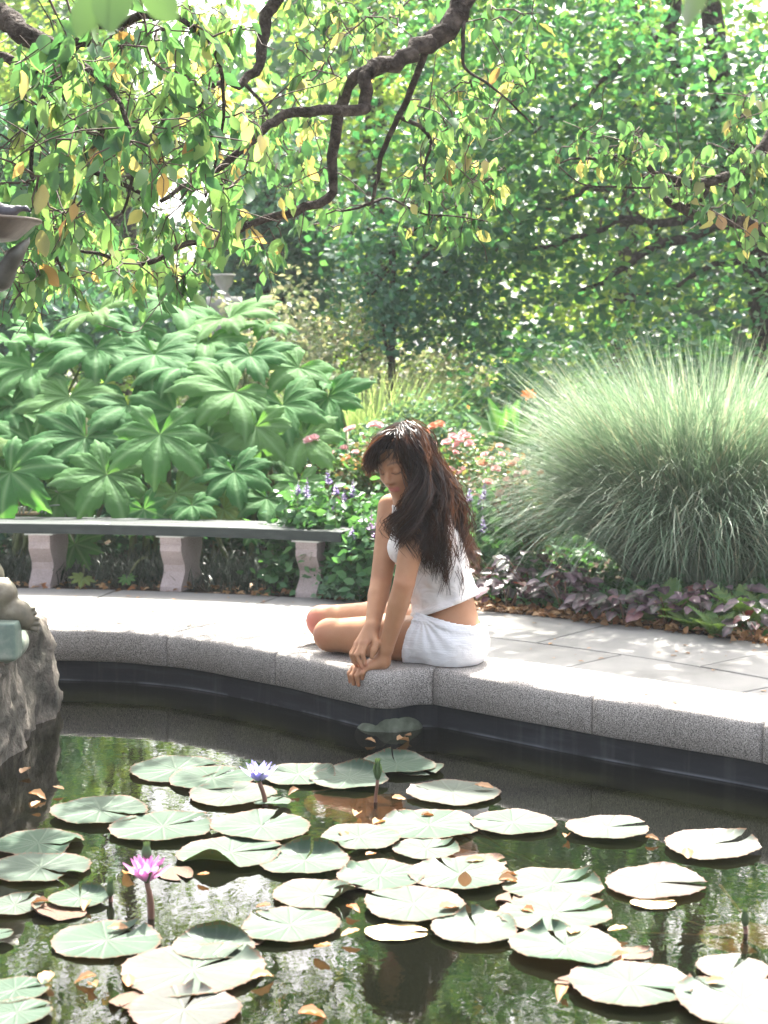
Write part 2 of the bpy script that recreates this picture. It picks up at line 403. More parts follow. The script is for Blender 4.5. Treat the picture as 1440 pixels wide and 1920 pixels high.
# smoothed copy for the outer side of the coping
sm = inner.copy()
for _ in range(60):
    sm = .5 * sm + .25 * (np.roll(sm, 1, 0) + np.roll(sm, -1, 0))
tg = np.roll(sm, -1, 0) - np.roll(sm, 1, 0); tg /= np.linalg.norm(tg, axis=1, keepdims=True)
nout = np.c_[-tg[:, 1], tg[:, 0]]                          # away from the pool
tgi = np.roll(inner, -1, 0) - np.roll(inner, 1, 0); tgi /= np.linalg.norm(tgi, axis=1, keepdims=True)
ninr = np.c_[-tgi[:, 1], tgi[:, 0]]
outer = sm + nout * .345
wall_in = inner + nout * .045
wall_out = outer - nout * .04
NE = len(inner)
pool_wall = structure(bpy.data.objects.new('pool_wall', None)); link(pool_wall)
def ring_strip(rings, name, mat, parent=None, smooth=True):
    m = len(rings); V = np.stack(rings, 1).reshape(-1, 3)
    i = np.arange(NE)[:, None]; i2 = (i + 1) % NE; j = np.arange(m - 1)[None]
    F = np.stack([i * m + j, i2 * m + j, i2 * m + j + 1, i * m + j + 1], -1).reshape(-1, 4)
    return obj(name, V, F, mat, parent, smooth=smooth)
def z3(p, z): return np.c_[p, np.full(len(p), z)]
ring_strip([z3(wall_in, -.02), z3(wall_in + nout * .004, ZB + .005), z3(wall_out, ZB + .005), z3(wall_out, -.02)],
           'wall_face', M['poolwall'], pool_wall, smooth=False)
# coping stones: profile swept between joints, a few mm apart
def coping(i0, i1):
    ids = np.arange(i0, i1 + 1) % NE
    a, b, nn = inner[ids], outer[ids], ninr[ids]
    t = lambda f, z: np.c_[a + (b - a) * f, np.full(len(ids), z)]
    r = .022
    prof = [t(.04, ZB), t(.0, ZB + .006), t(0.0, ZC - .03), t(.012, ZC - .012), t(.035, ZC - .003), t(.07, ZC), t(.93, ZC + .002), t(.985, ZC - .008), t(1, ZC - .025), t(1, ZB), t(.04, ZB)]
    P = np.stack(prof, 1); m = len(prof)
    # pull the ends in for the joint
    for e, s in ((0, 1), (-1, -1)):
        d = P[s] - P[0] if e == 0 else P[-2] - P[-1]
        P[e] += d / (np.linalg.norm(d, axis=1, keepdims=True) + 1e-9) * .0035
    V = P.reshape(-1, 3); V[:, 2] += (vnoise(V, 9, 3) - .5) * .003
    i = np.arange(len(ids) - 1)[:, None]; j = np.arange(m - 1)[None]
    F = np.stack([i * m + j, i * m + j + 1, (i + 1) * m + j + 1, (i + 1) * m + j], -1).reshape(-1, 4)
    e0 = list(range(m - 1)); e1 = [(len(ids) - 1) * m + k for k in range(m - 1)][::-1]
    return V, [F[:, ::-1], np.array([e0]), np.array([e1])]
def near_px(x, z=ZC):
    s = [abs(720 + 3000 * p[0] / p[1] - x) + (0 if p[1] > 3.2 else 1e5) for p in inner]
    return int(np.argmin(s))
joints = sorted([near_px(x) for x in (-60, 310, 516, 812, 1118, 1430)])
k = joints[-1]
while k + 14 < NE + joints[0] - 8:
    k += 14; joints.append(k)
for a, b in zip(joints, joints[1:] + [joints[0] + NE]):
    V, F = coping(a, b); obj('coping_stone', V, F, M['granite'], pool_wall)
# pool floor and water
def sheet(name, poly, z, mat):
    bm = bmesh.new(); vs = [bm.verts.new((p[0], p[1], z)) for p in poly]
    es = [bm.edges.new((vs[k], vs[(k + 1) % len(vs)])) for k in range(len(vs))]
    bmesh.ops.triangle_fill(bm, use_beauty=True, edges=es)
    bmesh.ops.recalc_face_normals(bm, faces=bm.faces)
    if sum(f.normal.z for f in bm.faces) < 0: bmesh.ops.reverse_faces(bm, faces=bm.faces)
    me = bpy.data.meshes.new(name); bm.to_mesh(me); bm.free(); me.materials.append(mat)
    return structure(mobj(name, me))
sheet('pool_floor', wall_in + nout * .02, .02, M['poolfloor'])
sheet('water', wall_in + nout * .004, ZW, M['water'])

# path: mortar bed and flagstones in rings round the garden circle
a = np.linspace(0, 2 * math.pi, 121)[:-1]
structure(obj('path_bed', *hull_prism(np.c_[RC[0] + RP * np.cos(a), RC[1] + RP * np.sin(a)], -.06, -.014), M['mortar'], smooth=False))
path = structure(bpy.data.objects.new('path', None)); link(path)
rng = np.random.RandomState(5)
from_pool = lambda p: np.min(np.hypot(outer[:, 0] - p[0], outer[:, 1] - p[1]))
def inside(p, poly):
    x, y = p; c = False; q = poly
    for k in range(len(q)):
        x1, y1 = q[k]; x2, y2 = q[k - 1]
        if (y1 > y) != (y2 > y) and x < (x2 - x1) * (y - y1) / (y2 - y1) + x1: c = not c
    return c
radii = [3.3, 4.0, 4.75, 5.45, 6.2, 7.0]
for ri in range(len(radii) - 1):
    r0, r1 = radii[ri] + .008, radii[ri + 1] - .008
    step = math.radians(9.2 if ri > 2 else 12.5); off = [0, .5, .2, .65, .12][ri] * step
    k0 = int(math.radians(-45) / step)
    for k in range(k0, int(math.radians(135) / step)):
        p0, p1 = off + k * step + .007 / r1, off + (k + 1) * step - .007 / r1
        mid = (RC[0] + (r0 + r1) / 2 * math.sin((p0 + p1) / 2), RC[1] + (r0 + r1) / 2 * math.cos((p0 + p1) / 2))
        if inside(mid, inner) or (mid[1] < 1.5 and mid[0] < -1): continue
        na = 6; ph = np.linspace(p0, p1, na)
        pts = [(RC[0] + r0 * math.sin(x), RC[1] + r0 * math.cos(x)) for x in ph] + [(RC[0] + r1 * math.sin(x), RC[1] + r1 * math.cos(x)) for x in ph[::-1]]
        pts = np.array(pts)[::-1]; c = pts.mean(0)
        n_ = len(pts); zt = rng.uniform(-.0015, .0015)
        ins = c + (pts - c) * (1 - .004 / np.maximum(np.linalg.norm(pts - c, axis=1, keepdims=True), .1))
        V = np.vstack([np.c_[pts, np.full(n_, -.05)], np.c_[pts, np.full(n_, zt - .004)], np.c_[ins, np.full(n_, zt)]])
        j = np.arange(n_); j2 = (j + 1) % n_
        F = [np.vstack([np.stack([j, j2, j2 + n_, j + n_], 1), np.stack([j + n_, j2 + n_, j2 + 2 * n_, j + 2 * n_], 1)]), np.array([list(range(2 * n_, 3 * n_))])]
        obj('flagstone', V, F, M['slab'], path, smooth=False)

# mossy inlet stone in the corner under the coping
inlet = thing('inlet_stone', 'pale mossy inlet stone under the corner of the coping', 'stone', (.03, 5.27, .25))
M['moss'] = solid('mossy_stone', [(.3, (.05, .06, .04)), (.55, (.12, .14, .10)), (.75, (.26, .27, .22))], 14, .8, .3, .5, 50, .008)
f = Field((-.16, 5.14, .18), (.2, 5.46, .36), .007)
f.ell((.03, 5.33, .26), (.07, .08, .055), k=.02); f.ell((.07, 5.34, .235), (.065, .07, .06), k=.02); f.ell((-.03, 5.33, .225), (.07, .08, .05), k=.02)
f.F += (np.random.RandomState(2).rand(*f.F.shape) - .5) * .006
P, Q = surface(f.F, f.lo, f.h, 2); obj('stone_body', P, Q, M['moss'], inlet)

# ------------------------------------------------------------------ bench
M['plank'] = solid('painted_bench_plank', [(.3, (.012, .02, .018)), (.55, (.019, .028, .026)), (.8, (.034, .045, .042))], 10, .5, .3, .15, 60, .003, stretch=(1, 1, 4))
M['plaque'] = solid('pale_plaque', [(.3, (.5, .52, .5)), (.7, (.62, .63, .6))], 20, .35, .6, 0)
def pol(r, ph, z): return (RC[0] + r * math.sin(ph), RC[1] + r * math.cos(ph), z)
def arcbox(r0, r1, p0, p1, z0, z1, n=40, bev=.004):
    ph = np.linspace(p0, p1, n)
    prof = [(r0, z0), (r0, z1 - bev), (r0 + bev, z1), (r1 - bev, z1), (r1, z1 - bev), (r1, z0)]
    m = len(prof); V = np.array([pol(r, x, z) for x in ph for r, z in prof])
    i = np.arange(n - 1)[:, None] * m; j = np.arange(m)[None]; j2 = (j + 1) % m
    F = np.stack([i + j, i + m + j, i + m + j2, i + j2], -1).reshape(-1, 4)
    return V, [F, np.array([list(range(m))]), np.array([[(n - 1) * m + k for k in range(m)][::-1]])]
BPH0, BPH1 = math.radians(-24), math.radians(23.1)
bench = thing('bench', 'long curved dark green bench on pinkish stone legs before the big leaves', 'bench', pol(7.2, math.radians(8), 0))
for k in range(4):
    r0 = 6.965 + k * .118
    obj('plank', *arcbox(r0, r0 + .109, BPH0, BPH1 + [0, .003, .006, .008][k], .365, .43), M['plank'], bench, smooth=False)
legprof = [(-.012, 0), (-.01, .03), (.03, .075), (.062, .12), (.06, .165), (.025, .215), (-.004, .262), (.0, .30), (.004, .303), (.004, .312), (.0, .315), (-.004, .352)]
def bench_leg(phc):
    w = .145 / 7.0; V = []; prof = [(7.0 + a, z) for a, z in legprof] + [(7.39 - a * .9, z) for a, z in legprof[::-1]]
    m = len(prof)
    for s in (-1, 1):
        for r, z in prof: V.append(pol(r, phc + s * w / 2, z))
    j = np.arange(m); j2 = (j + 1) % m
    h = m // 2
    capF = [[k, k + 1, m - 2 - k, m - 1 - k] for k in range(h - 1)]
    F = [np.stack([j, j + m, j2 + m, j2], 1), np.array(capF)[:, ::-1][:, ::-1], np.array([[a + m for a in q][::-1] for q in capF])]
    return np.array(V), F
for deg in (-15.5, -8.5, -1.3, 6.0, 13.35, 21.0):
    lg = obj('leg', *bench_leg(math.radians(deg)), M['pinkgranite'], bench, smooth=False)
    w = .19 / 7.0; c = math.radians(deg)
    cp = obj('cap_plate', *arcbox(6.985, 7.40, c - w / 2, c + w / 2, .3525, .3635, 4, .002), M['plaque'], lg, smooth=False)
for x in (195, 450):
    p = at_z(x, 978 if x < 300 else 988, .433); ph = math.atan2(p.x - RC[0], p.y - RC[1])
    w = .155 / 7.0
    obj('plaque', *arcbox(6.985, 7.035, ph - w / 2, ph + w / 2, .431, .4345, 6, .001), M['plaque'], bench, smooth=False)
# a pair of sandals left on the bench
M['sandal'] = solid('pale_sandal', [(.3, (.38, .36, .40)), (.7, (.5, .47, .5))], 20, .4, .5, .1)
M['sandal_in'] = solid('peach_insole', [(.3, (.5, .3, .2)), (.7, (.6, .4, .28))], 20, .5, .4, .1)
for k, (x, lab) in enumerate(((50, 'left pale sandal lying flat near the far left bench end'), (92, 'pale sandal with tall arched strap on the bench'))):
    p = at_z(x, 966, .43); t = thing('sandal', lab, 'sandal', p + Vector((0, 0, .012)), 'pair of sandals on the bench')
    f = Field((-.13, -.06, -.02), (.13, .06, .09), .005)
    f.ell((-.03, 0, 0), (.075, .036, .012), k=.01); f.ell((.06, 0, .002), (.05, .03, .014), k=.02)
    P, Q = surface(f.F, f.lo, f.h); mobj('sole', mesh_np('sole', P, Q, M['sandal_in']), t)
    st = Acc(); a = np.linspace(0, math.pi, 9)
    for xx, hh in ((-.06, .04), (-.035, .045), (-.01, .042)):
        st.add(*tube(np.c_[np.full(9, xx), .036 * np.cos(a), hh * np.sin(a)], .007, 6))
    mobj('upper', mesh_np('upper', *st.get()[:2], M['sandal']), t)
    bk = Acc()
    pts = [(.02, .03, .0), (.07, .033, .05), (.10, 0, .055), (.07, -.033, .05), (.02, -.03, 0)] if k == 0 else [(-.01, .0, .05), (.06, .0, .06), (.13, 0, .045), (.19, 0, .0)]
    bk.add(*tube(spline(pts, 12), .005, 6)); mobj('strap', mesh_np('strap', *bk.get()[:2], M['sandal']), t)
    t.rotation_euler[2] = -.15
# ------------------------------------------------------------------ trees behind the garden
LEAF4 = (np.array([(0, 0, 0), (-.32, .5, .07), (0, 1, -.05), (.32, .5, .07)]), [np.array([(0, 1, 2), (0, 2, 3)])])
LEAF6 = (np.array([(0, 0, 0), (-.26, .25, .06), (-.30, .55, .06), (0, 1, -.08), (.30, .55, .06), (.26, .25, .06), (0, .5, -.01)]),
         [np.array([(0, 1, 6), (1, 2, 6), (2, 3, 6), (3, 4, 6), (4, 5, 6), (5, 0, 6)])])
def unit(v): return v / (np.linalg.norm(v, axis=-1, keepdims=True) + 1e-9)
def leaves_at(pos, rng, size, droop=.3, up=.6, base=LEAF4, sv=.35):
    n = len(pos)
    d = unit(rng.normal(size=(n, 3)) * [1, 1, .5] - [0, 0, droop])
    nrm = unit(rng.normal(size=(n, 3)) * .6 + [0, 0, up])
    m = frames(d, nrm) * (size * (1 + sv * rng.uniform(-1, 1, n)))[:, None, None]
    return cloud(base[0], base[1], pos, m, rng.rand(n))
def tree(name, label, trunk_pts, trunk_r, blobs, leaf, mat, seed, limbs=8, group=None, bark=None, cat='tree', flat=.35, clump=.3, droop=.3):
    """blobs: (x,y,z, rx,ry,rz, clumps, leaves per clump). Foliage in flattened sprays round the clump centres, limbs running to them"""
    rng = np.random.RandomState(seed); bark = bark or M['bark']
    t = thing(name, label, cat, trunk_pts[0], group)
    TP = spline(trunk_pts, 14); TR = np.linspace(trunk_r, trunk_r * .35, 14)
    TR[0] *= 1.4
    obj('trunk', *tube(TP, TR, 10), bark, t)
    allp = []; cents = []
    for (x, y, z, rx, ry, rz, nc, nl) in blobs:
        u = unit(rng.normal(size=(nc, 3))); rad = rng.uniform(.25, 1, nc) ** .5
        c = np.array([x, y, z]) + u * rad[:, None] * [rx, ry, rz]; c[:, 2] = np.maximum(c[:, 2], .15)
        cents.append(c)
        w = rng.uniform(.6, 1.5, nc)
        p = np.repeat(c, nl, 0) + rng.normal(size=(nc * nl, 3)) * np.repeat(w, nl)[:, None] * [clump, clump, clump * flat]
        allp.append(p[p[:, 2] > .05])
    P = np.concatenate(allp); C = np.concatenate(cents)
    V, F, R = leaves_at(P, rng, leaf, droop)
    o = obj('foliage', V, F, mat, t, rnd=R); o['kind'] = 'stuff'
    pick = C[rng.choice(len(C), min(limbs, len(C)), replace=False)]
    for c in pick:
        k = rng.randint(4, 13); a = TP[k]; m = (a + c) / 2 + [0, 0, .25 * np.linalg.norm(c - a) * rng.uniform(.1, .6)]
        L = spline([a, m, c], 9); L[1:-1] += rng.normal(size=(7, 3)) * .06
        obj('branch', *tube(L, np.linspace(TR[k] * .5, .012, 9), 6), bark, t)
    return t
def at(x, y, Y): return tuple(at_y(x, y, Y))

# tall right-hand tree: layered sprays, gaps to the sky at the top right
def B(x, y, Y, rx, ry, rz, nc, nl): p = at_y(x, y, Y); return (p.x, p.y, p.z, rx, ry, rz, nc, nl)
bl = [B(960, 60, 17.5, 1.5, 1.2, .8, 40, 46), B(1130, 170, 17, 1.6, 1.2, .7, 40, 46), B(900, 230, 16.8, 1.2, 1.1, .7, 30, 46), B(1350, 200, 17, 1.2, 1.2, .7, 44, 46),
      B(1100, 40, 18, 1.4, 1, .7, 36, 44), B(1010, 330, 16.5, 1.5, 1.1, .45, 28, 46), B(1290, 330, 16.5, 1.5, 1.2, .4, 20, 46), B(1440, 420, 16.5, 1.2, 1.2, .5, 16, 44),
      B(880, 420, 16, .9, .9, .7, 36, 44), B(1060, 470, 16.3, 1.2, 1, .3, 14, 40), B(1300, 530, 16.4, 1.5, 1.1, .35, 14, 44), B(1050, 600, 16, 1.2, .8, .4, 18, 44), B(1400, 620, 16, 1.3, .9, .5, 16, 44),
      B(1250, -160, 18, 3.2, 2, .9, 60, 46), B(1700, 0, 18, 2, 2, 1.5, 50, 40), B(900, -120, 18, 1.6, 1.4, .6, 30, 40)]
big = tree('broad_tree', 'tall spreading tree with layered dark green sprays behind the pale grass', [(4.4, 17.6, -.05), (4.2, 17.6, 2), (3.7, 17.6, 4), (3.4, 17.7, 6.3)], .26, [b[:6] + (int(b[6] * .74), b[7]) for b in bl], .122, M['tree_mid'], 11, 0, clump=.46, flat=.2)
r11 = np.random.RandomState(77)
for pts, r in (([(1470, 380, 17), (1340, 432, 16.6), (1230, 460, 16.4), (1170, 508, 16.3), (1080, 545, 16.2)], .075),
               ([(1380, 425, 16.7), (1200, 410, 16.5), (1120, 435, 16.4), (1040, 462, 16.3), (960, 470, 16.3)], .055),
               ([(1400, 480, 16.6), (1330, 505, 16.5), (1250, 545, 16.4), (1150, 560, 16.3)], .04),
               ([(1264, -80, 17.4), (1262, 40, 17.4), (1270, 160, 17.4), (1330, 330, 17.3)], .09),
               ([(1262, 40, 17.4), (1190, 110, 17.2), (1100, 180, 17), (980, 260, 16.8)], .045),
               ([(1270, 140, 17.4), (1340, 60, 17.3), (1330, 20, 17.3)], .05), ([(1300, 340, 17.2), (1180, 330, 17), (1060, 370, 16.8), (930, 470, 16.4)], .04),
               ([(1250, 455, 16.5), (1180, 400, 16.5), (1120, 380, 16.5)], .025)):
    L = spline(A3(*[at_y(*p) for p in pts]), 16); L[1:-1] += r11.normal(size=(14, 3)) * .03
    obj('branch', *tube(L, np.linspace(r, r * .25, 16), 7), M['bark'], big)

tree('evergreen_tree', 'dark narrow evergreen hanging over the bed centre behind the woman', [at(735, 700, 15.6)[:2] + (-.05,), at(735, 600, 15.6), at(740, 430, 15.6)], .05,
     [B(725, 480, 15.4, .3, .35, .45, 15, 50), B(770, 560, 15.3, .35, .35, .4, 15, 50), B(720, 570, 15.3, .2, .3, .3, 9, 50), B(850, 500, 15.6, .3, .35, .5, 15, 50), B(860, 590, 15.6, .3, .35, .3, 8, 50)], .075, M['tree_dark'], 21, 4, clump=.16, flat=.8)
tree('blue_green_tree', 'dark blue green conifer glimpsed between the crabapple branches', [at(500, 690, 19)[:2] + (-.05,), at(500, 560, 19), at(505, 330, 19)], .11,
     [B(495, 430, 19, .55, .5, .5, 34, 60), B(500, 540, 19, .75, .6, .5, 40, 60), B(520, 330, 19, .35, .35, .5, 20, 60), B(560, 480, 19.2, .4, .4, .6, 20, 60)], .10, M['tree_dark'], 22, 4, clump=.22, flat=.5)
tree('dark_conifer', 'dark conifer at the far left behind the bronze bowl', [at(20, 690, 20)[:2] + (-.05,), at(20, 560, 20), at(25, 200, 20)], .13,
     [B(30, 300, 20, .6, .6, .7, 40, 60), B(20, 480, 20, .9, .8, .8, 46, 60), B(60, 620, 19, .9, .5, .5, 40, 60), B(260, 610, 18.5, 1.2, .5, .35, 40, 60)], .11, M['tree_dark'], 23, 4, clump=.22, flat=.5)
# lit trees farther back
for k, (x, Y, hgt, rad, lab) in enumerate(((-7.6, 24, 10.5, 2.6, 'bright yellow green tree at the far left edge'), (-4.3, 26, 11.5, 2.5, 'bright green tree behind the big palmate leaves'),
                                           (-.3, 24, 11, 2.2, 'sunlit light green tree filling the middle gap'), (3.6, 25, 11.8, 2.7, 'sunlit yellow green tree seen through the dark right tree'),
                                           (7.6, 26, 10.8, 2.4, 'sunlit tree at the far right edge behind the pale grass'))):
    tree('bright_tree', lab, [(x, Y, -.05), (x + .2, Y, hgt * .4), (x, Y, hgt * .8)], .2,
         [(x, Y, hgt * .62, rad, 1.6, hgt * .36, 140, 40), (x, Y - .6, hgt * .3, rad * .95, 1.2, hgt * .24, 90, 40), (x, Y - 1, .9, rad, .8, .7, 40, 40)], .15, M['tree_bright'], 40 + k, 9, 'sunlit trees behind the garden', clump=.34, flat=.5)
# far wood closing the view
rng = np.random.RandomState(3)
n = 60000
P = np.c_[rng.uniform(-26, 26, n), rng.uniform(34, 40, n), np.zeros(n)]
top = 13.5 + 1.6 * np.sin(P[:, 0] * .55 + 1) + 1.3 * np.sin(P[:, 0] * 1.7) + rng.uniform(-1, 0, n) - 8.5 * np.exp(-((P[:, 0] + 4.4) / 2.0) ** 2) - 7 * np.exp(-((P[:, 0] - 8.5) / 1.8) ** 2)
P[:, 2] = rng.rand(n) ** .8 * np.maximum(top, 1)
V, F, R = leaves_at(P, rng, .42, .3)
tag(obj('far_woodland', V, F, M['tree_mid'], rnd=R), 'far wood closing the view behind the garden', 'woodland', kind='stuff')

# undergrowth hiding the bare soil between the plants
n = 26000; P = np.c_[rng.uniform(-7, 7, n), rng.uniform(12.6, 22, n), np.zeros(n)]
P[:, 2] = rng.rand(n) * (.22 + .45 * vnoise(P, .9, 4)) * (1 + .5 * (P[:, 0] < -.3))
V, F, R = leaves_at(P, rng, .10, .1)
tag(obj('undergrowth', V, F, M['tree_mid'], rnd=R), 'mixed green undergrowth between the shrubs behind the bed', 'undergrowth', kind='stuff')
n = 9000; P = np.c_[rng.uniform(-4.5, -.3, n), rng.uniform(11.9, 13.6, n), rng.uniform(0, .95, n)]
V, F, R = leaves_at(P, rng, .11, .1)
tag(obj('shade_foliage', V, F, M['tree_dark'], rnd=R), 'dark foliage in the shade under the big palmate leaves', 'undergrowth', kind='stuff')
# pale shrubs, middle distance
def bush(name, label, cat, c, r, h, n, leaf, mat, seed, group=None, shape='dome', droop=.1, stems=5, base=LEAF4, clumps=60, spread=.07):
    rng = np.random.RandomState(seed); t = thing(name, label, cat, (c[0], c[1], 0), group)
    u = unit(rng.normal(size=(clumps, 3))); u[:, 2] = np.abs(u[:, 2]) * 1.0
    cc = np.array([c[0], c[1], h * .12]) + u * [r, r * .8, h * .85] * (rng.uniform(.35, 1, clumps) ** .5)[:, None]
    P = cc[rng.randint(0, clumps, n)] + rng.normal(size=(n, 3)) * spread
    P = P[P[:, 2] > .02]
    V, F, R = leaves_at(P, rng, leaf, droop, base=base)
    o = obj('foliage', V, F, mat, t, rnd=R); o['kind'] = 'stuff'
    for k in range(stems):
        e = cc[rng.randint(0, clumps)]
        obj('stem', *tube(spline([(c[0] + rng.uniform(-.1, .1) * r, c[1], -.03), ((c[0] + e[0]) / 2, (c[1] + e[1]) / 2, e[2] * .6), e], 6), np.linspace(.008, .004, 6), 5), M['stem'], t)
    return t, cc
gnd = lambda x, Y: (at_y(x, 700, Y).x, Y)
def hz(y, Y): return at_y(720, y, Y).z
bush('pale_shrub', 'large pale cream and grey green shrub left of the dark evergreen', 'shrub', gnd(600, 16), 1.0, hz(490, 16), 5200, .075, M['shrub_pale'], 51, clumps=110, spread=.1)
bush('pale_shrub', 'pale shrub right behind the top of the big palmate leaves', 'shrub', gnd(470, 16.5), .7, hz(530, 16.5), 3000, .075, M['shrub_pale'], 52, clumps=80, spread=.1)
bush('white_flecked_shrub', 'white flecked shrub beside the yellow grass tuft', 'shrub', gnd(565, 14.6), .45, hz(600, 14.6), 2600, .06, M['shrub_pale'], 53, clumps=60)
bush('pale_shrub', 'grey green shrub under the dark evergreen behind the bed', 'shrub', gnd(800, 17), .9, hz(590, 17), 3600, .075, M['shrub_pale'], 59, clumps=80, spread=.1)
bush('dark_shrub', 'dark leafy shrub behind the canna leaves', 'shrub', gnd(1010, 14), .8, hz(620, 14), 4200, .085, M['tree_mid'], 54, clumps=90, spread=.1)
bush('dark_shrub', 'dark shrub behind the top of the pale grass', 'shrub', gnd(1300, 14.5), 1.0, hz(610, 14.5), 5200, .085, M['tree_mid'], 55, clumps=100, spread=.1)
bush('dark_shrub', 'dark low shrub directly left of the canna', 'shrub', gnd(900, 13.6), .5, hz(690, 13.6), 2600, .075, M['tree_mid'], 56, clumps=70, spread=.1)
bush('blue_green_perennial', 'broad blue green perennial clump behind the pink roses', 'plant', gnd(800, 12.8), .72, hz(738, 12.8), 6800, .055, M['shrub_blue'], 57, clumps=150)
bush('blue_green_perennial', 'blue green perennial clump below the yellow grass tuft', 'plant', gnd(690, 12.4), .5, hz(790, 12.4), 4200, .055, M['shrub_blue'], 58, clumps=110)
# pale urn far behind the bed
M['stone'] = solid('pale_stone', [(.3, (.26, .25, .24)), (.7, (.36, .35, .33))], 6, .8, .3, .2)
u = thing('stone_urn', 'pale stone urn on a pedestal glimpsed under the crabapple boughs', 'urn', (at_y(421, 600, 17.2).x, 17.2, 0))
z0 = hz(548, 17.2)
V, F = lathe([(.0, 0), (.2, 0), (.2, .12), (.15, .16), (.14, z0 - .2), (.19, z0 - .15), (.19, z0 - .05), (0, z0 - .05)], 16); mobj('pedestal', mesh_np('pedestal', V, F, M['stone']), u)
V, F = lathe([(0, z0 - .05), (.07, z0 - .05), (.04, z0), (.04, z0 + .03), (.09, z0 + .09), (.10, z0 + .16), (.12, z0 + .17), (.12, z0 + .19), (.09, z0 + .18), (0, z0 + .13)], 20); mobj('bowl', mesh_np('bowl', V, F, M['stone']), u)

# ------------------------------------------------------------------ grasses
def blade_ribbons(base, az, length, lean, curl, width, nseg, rng, roots):
    """arching blades: rise with lean, then bend over"""
    n = len(base); s = np.linspace(0, 1, nseg)
    ang = lean[:, None] + curl[:, None] * s[None] ** 1.6                # angle from vertical
    ds = length[:, None] / (nseg - 1)
    hx = np.cumsum(np.sin(ang) * ds, 1) - np.sin(ang[:, :1]) * ds
    hz_ = np.cumsum(np.cos(ang) * ds, 1) - np.cos(ang[:, :1]) * ds
    daz = az[:, None] + (rng.normal(size=n) * .25)[:, None] * s[None]
    X = base[:, 0:1] + hx * np.cos(daz); Y = base[:, 1:2] + hx * np.sin(daz); Z = base[:, 2:3] + hz_
    P = np.stack([X, Y, Z], -1)
    P[..., 2] = np.maximum(P[..., 2], roots + .01)
    w = width[:, None] * np.sin(np.clip(.25 + s * .9, 0, 1) * math.pi)[None] ** .6 * (1 - s[None] ** 4)
    tw = az[:, None] + math.pi / 2 + rng.normal(size=n)[:, None] * .5
    W = np.stack([np.cos(tw) * w, np.sin(tw) * w, 0 * w], -1)
    V = np.stack([P - W, P + W], 2).reshape(-1, 3)
    k = nseg * 2; i = np.arange(n)[:, None] * k; j = np.arange(nseg - 1)[None] * 2
    F = np.stack([i + j, i + j + 1, i + j + 3, i + j + 2], -1).reshape(-1, 4)
    return V, [F], np.repeat(rng.rand(n), k)
def grass_clump(name, label, c, r, L, n, mat, seed, width=.0035, lean=(.05, .75), curl=(.5, 1.5), nseg=10, tall=0):
    rng = np.random.RandomState(seed); t = thing(name, label, 'grass', (c[0], c[1], 0))
    a = rng.uniform(0, 2 * math.pi, n); rr = r * np.sqrt(rng.rand(n))
    base = np.c_[c[0] + rr * np.cos(a), c[1] + rr * np.sin(a), np.zeros(n)]
    az = a + rng.normal(size=n) * .5
    f = rng.rand(n)
    le = lean[0] + (lean[1] - lean[0]) * (.5 * rr / r + .5 * f)
    cu = rng.uniform(curl[0], curl[1], n)
    ln = L * rng.uniform(.62, 1.08, n)
    V, F, R = blade_ribbons(base, az, ln, le, cu, width * rng.uniform(.6, 1.5, n), nseg, rng, 0.0)
    o = obj('blades', V, F, mat, t, rnd=R); o['kind'] = 'stuff'
    return t
gc = at_z(1262, 1150, 0)
big_grass = grass_clump('ornamental_grass', 'huge pale green arching ornamental grass mound right of the woman', (2.06, 10.3), .40, 2.1, 7600, M['grass'], 61, .0042, (.05, .48), (.3, 1.75), 14)
rng = np.random.RandomState(68); n = 7500; a = rng.uniform(0, 6.28, n); rr = .42 * np.sqrt(rng.uniform(.3, 1, n))     # drooping skirt
V, F, R = blade_ribbons(np.c_[2.06 + rr * np.cos(a), 10.3 + rr * np.sin(a), np.zeros(n)], a + rng.normal(size=n) * .3, rng.uniform(1.1, 2.05, n), rng.uniform(.12, .62, n), rng.uniform(1.5, 2.75, n), rng.uniform(.0025, .0056, n), 12, rng, 0)
obj('skirt_blades', V, F, M['grass'], big_grass, rnd=R)['kind'] = 'stuff'
rng = np.random.RandomState(62)      # upright tips at the top
n = 500; a = rng.uniform(0, 6.28, n); rr = .35 * np.sqrt(rng.rand(n))
V, F, R = blade_ribbons(np.c_[2.06 + rr * np.cos(a), 10.3 + rr * np.sin(a), np.zeros(n)], a, rng.uniform(1.55, 1.9, n), rng.uniform(.02, .35, n), rng.uniform(.1, .7, n), rng.uniform(.002, .0045, n), 10, rng, 0)
obj('upright_blades', V, F, M['grass'], big_grass, rnd=R)['kind'] = 'stuff'
grass_clump('yellow_grass', 'sunlit yellow green grass tuft in the middle of the bed', gnd(690, 13.6), 0.26, 1.9, 3600, M['grass2'], 63, .004, (.05, .5), (.3, 1.4), 9)
# dark grassy ground cover under the bench
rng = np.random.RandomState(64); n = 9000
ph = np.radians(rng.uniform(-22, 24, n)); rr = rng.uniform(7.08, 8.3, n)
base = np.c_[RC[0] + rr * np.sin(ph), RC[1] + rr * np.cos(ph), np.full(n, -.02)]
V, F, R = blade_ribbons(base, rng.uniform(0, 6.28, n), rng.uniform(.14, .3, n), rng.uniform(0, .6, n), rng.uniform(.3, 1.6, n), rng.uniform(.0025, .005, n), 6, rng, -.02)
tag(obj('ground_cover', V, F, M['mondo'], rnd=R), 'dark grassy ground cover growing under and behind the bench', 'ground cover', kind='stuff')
rng = np.random.RandomState(65); n = 9000                                   # low green weeds of the bed
ph = np.radians(rng.uniform(22, 62, n)); rr = rng.uniform(7.12, 10.5, n)
P = np.c_[RC[0] + rr * np.sin(ph), RC[1] + rr * np.cos(ph), rng.uniform(0, .16, n)]
V, F, R = leaves_at(P, rng, .065, .1)
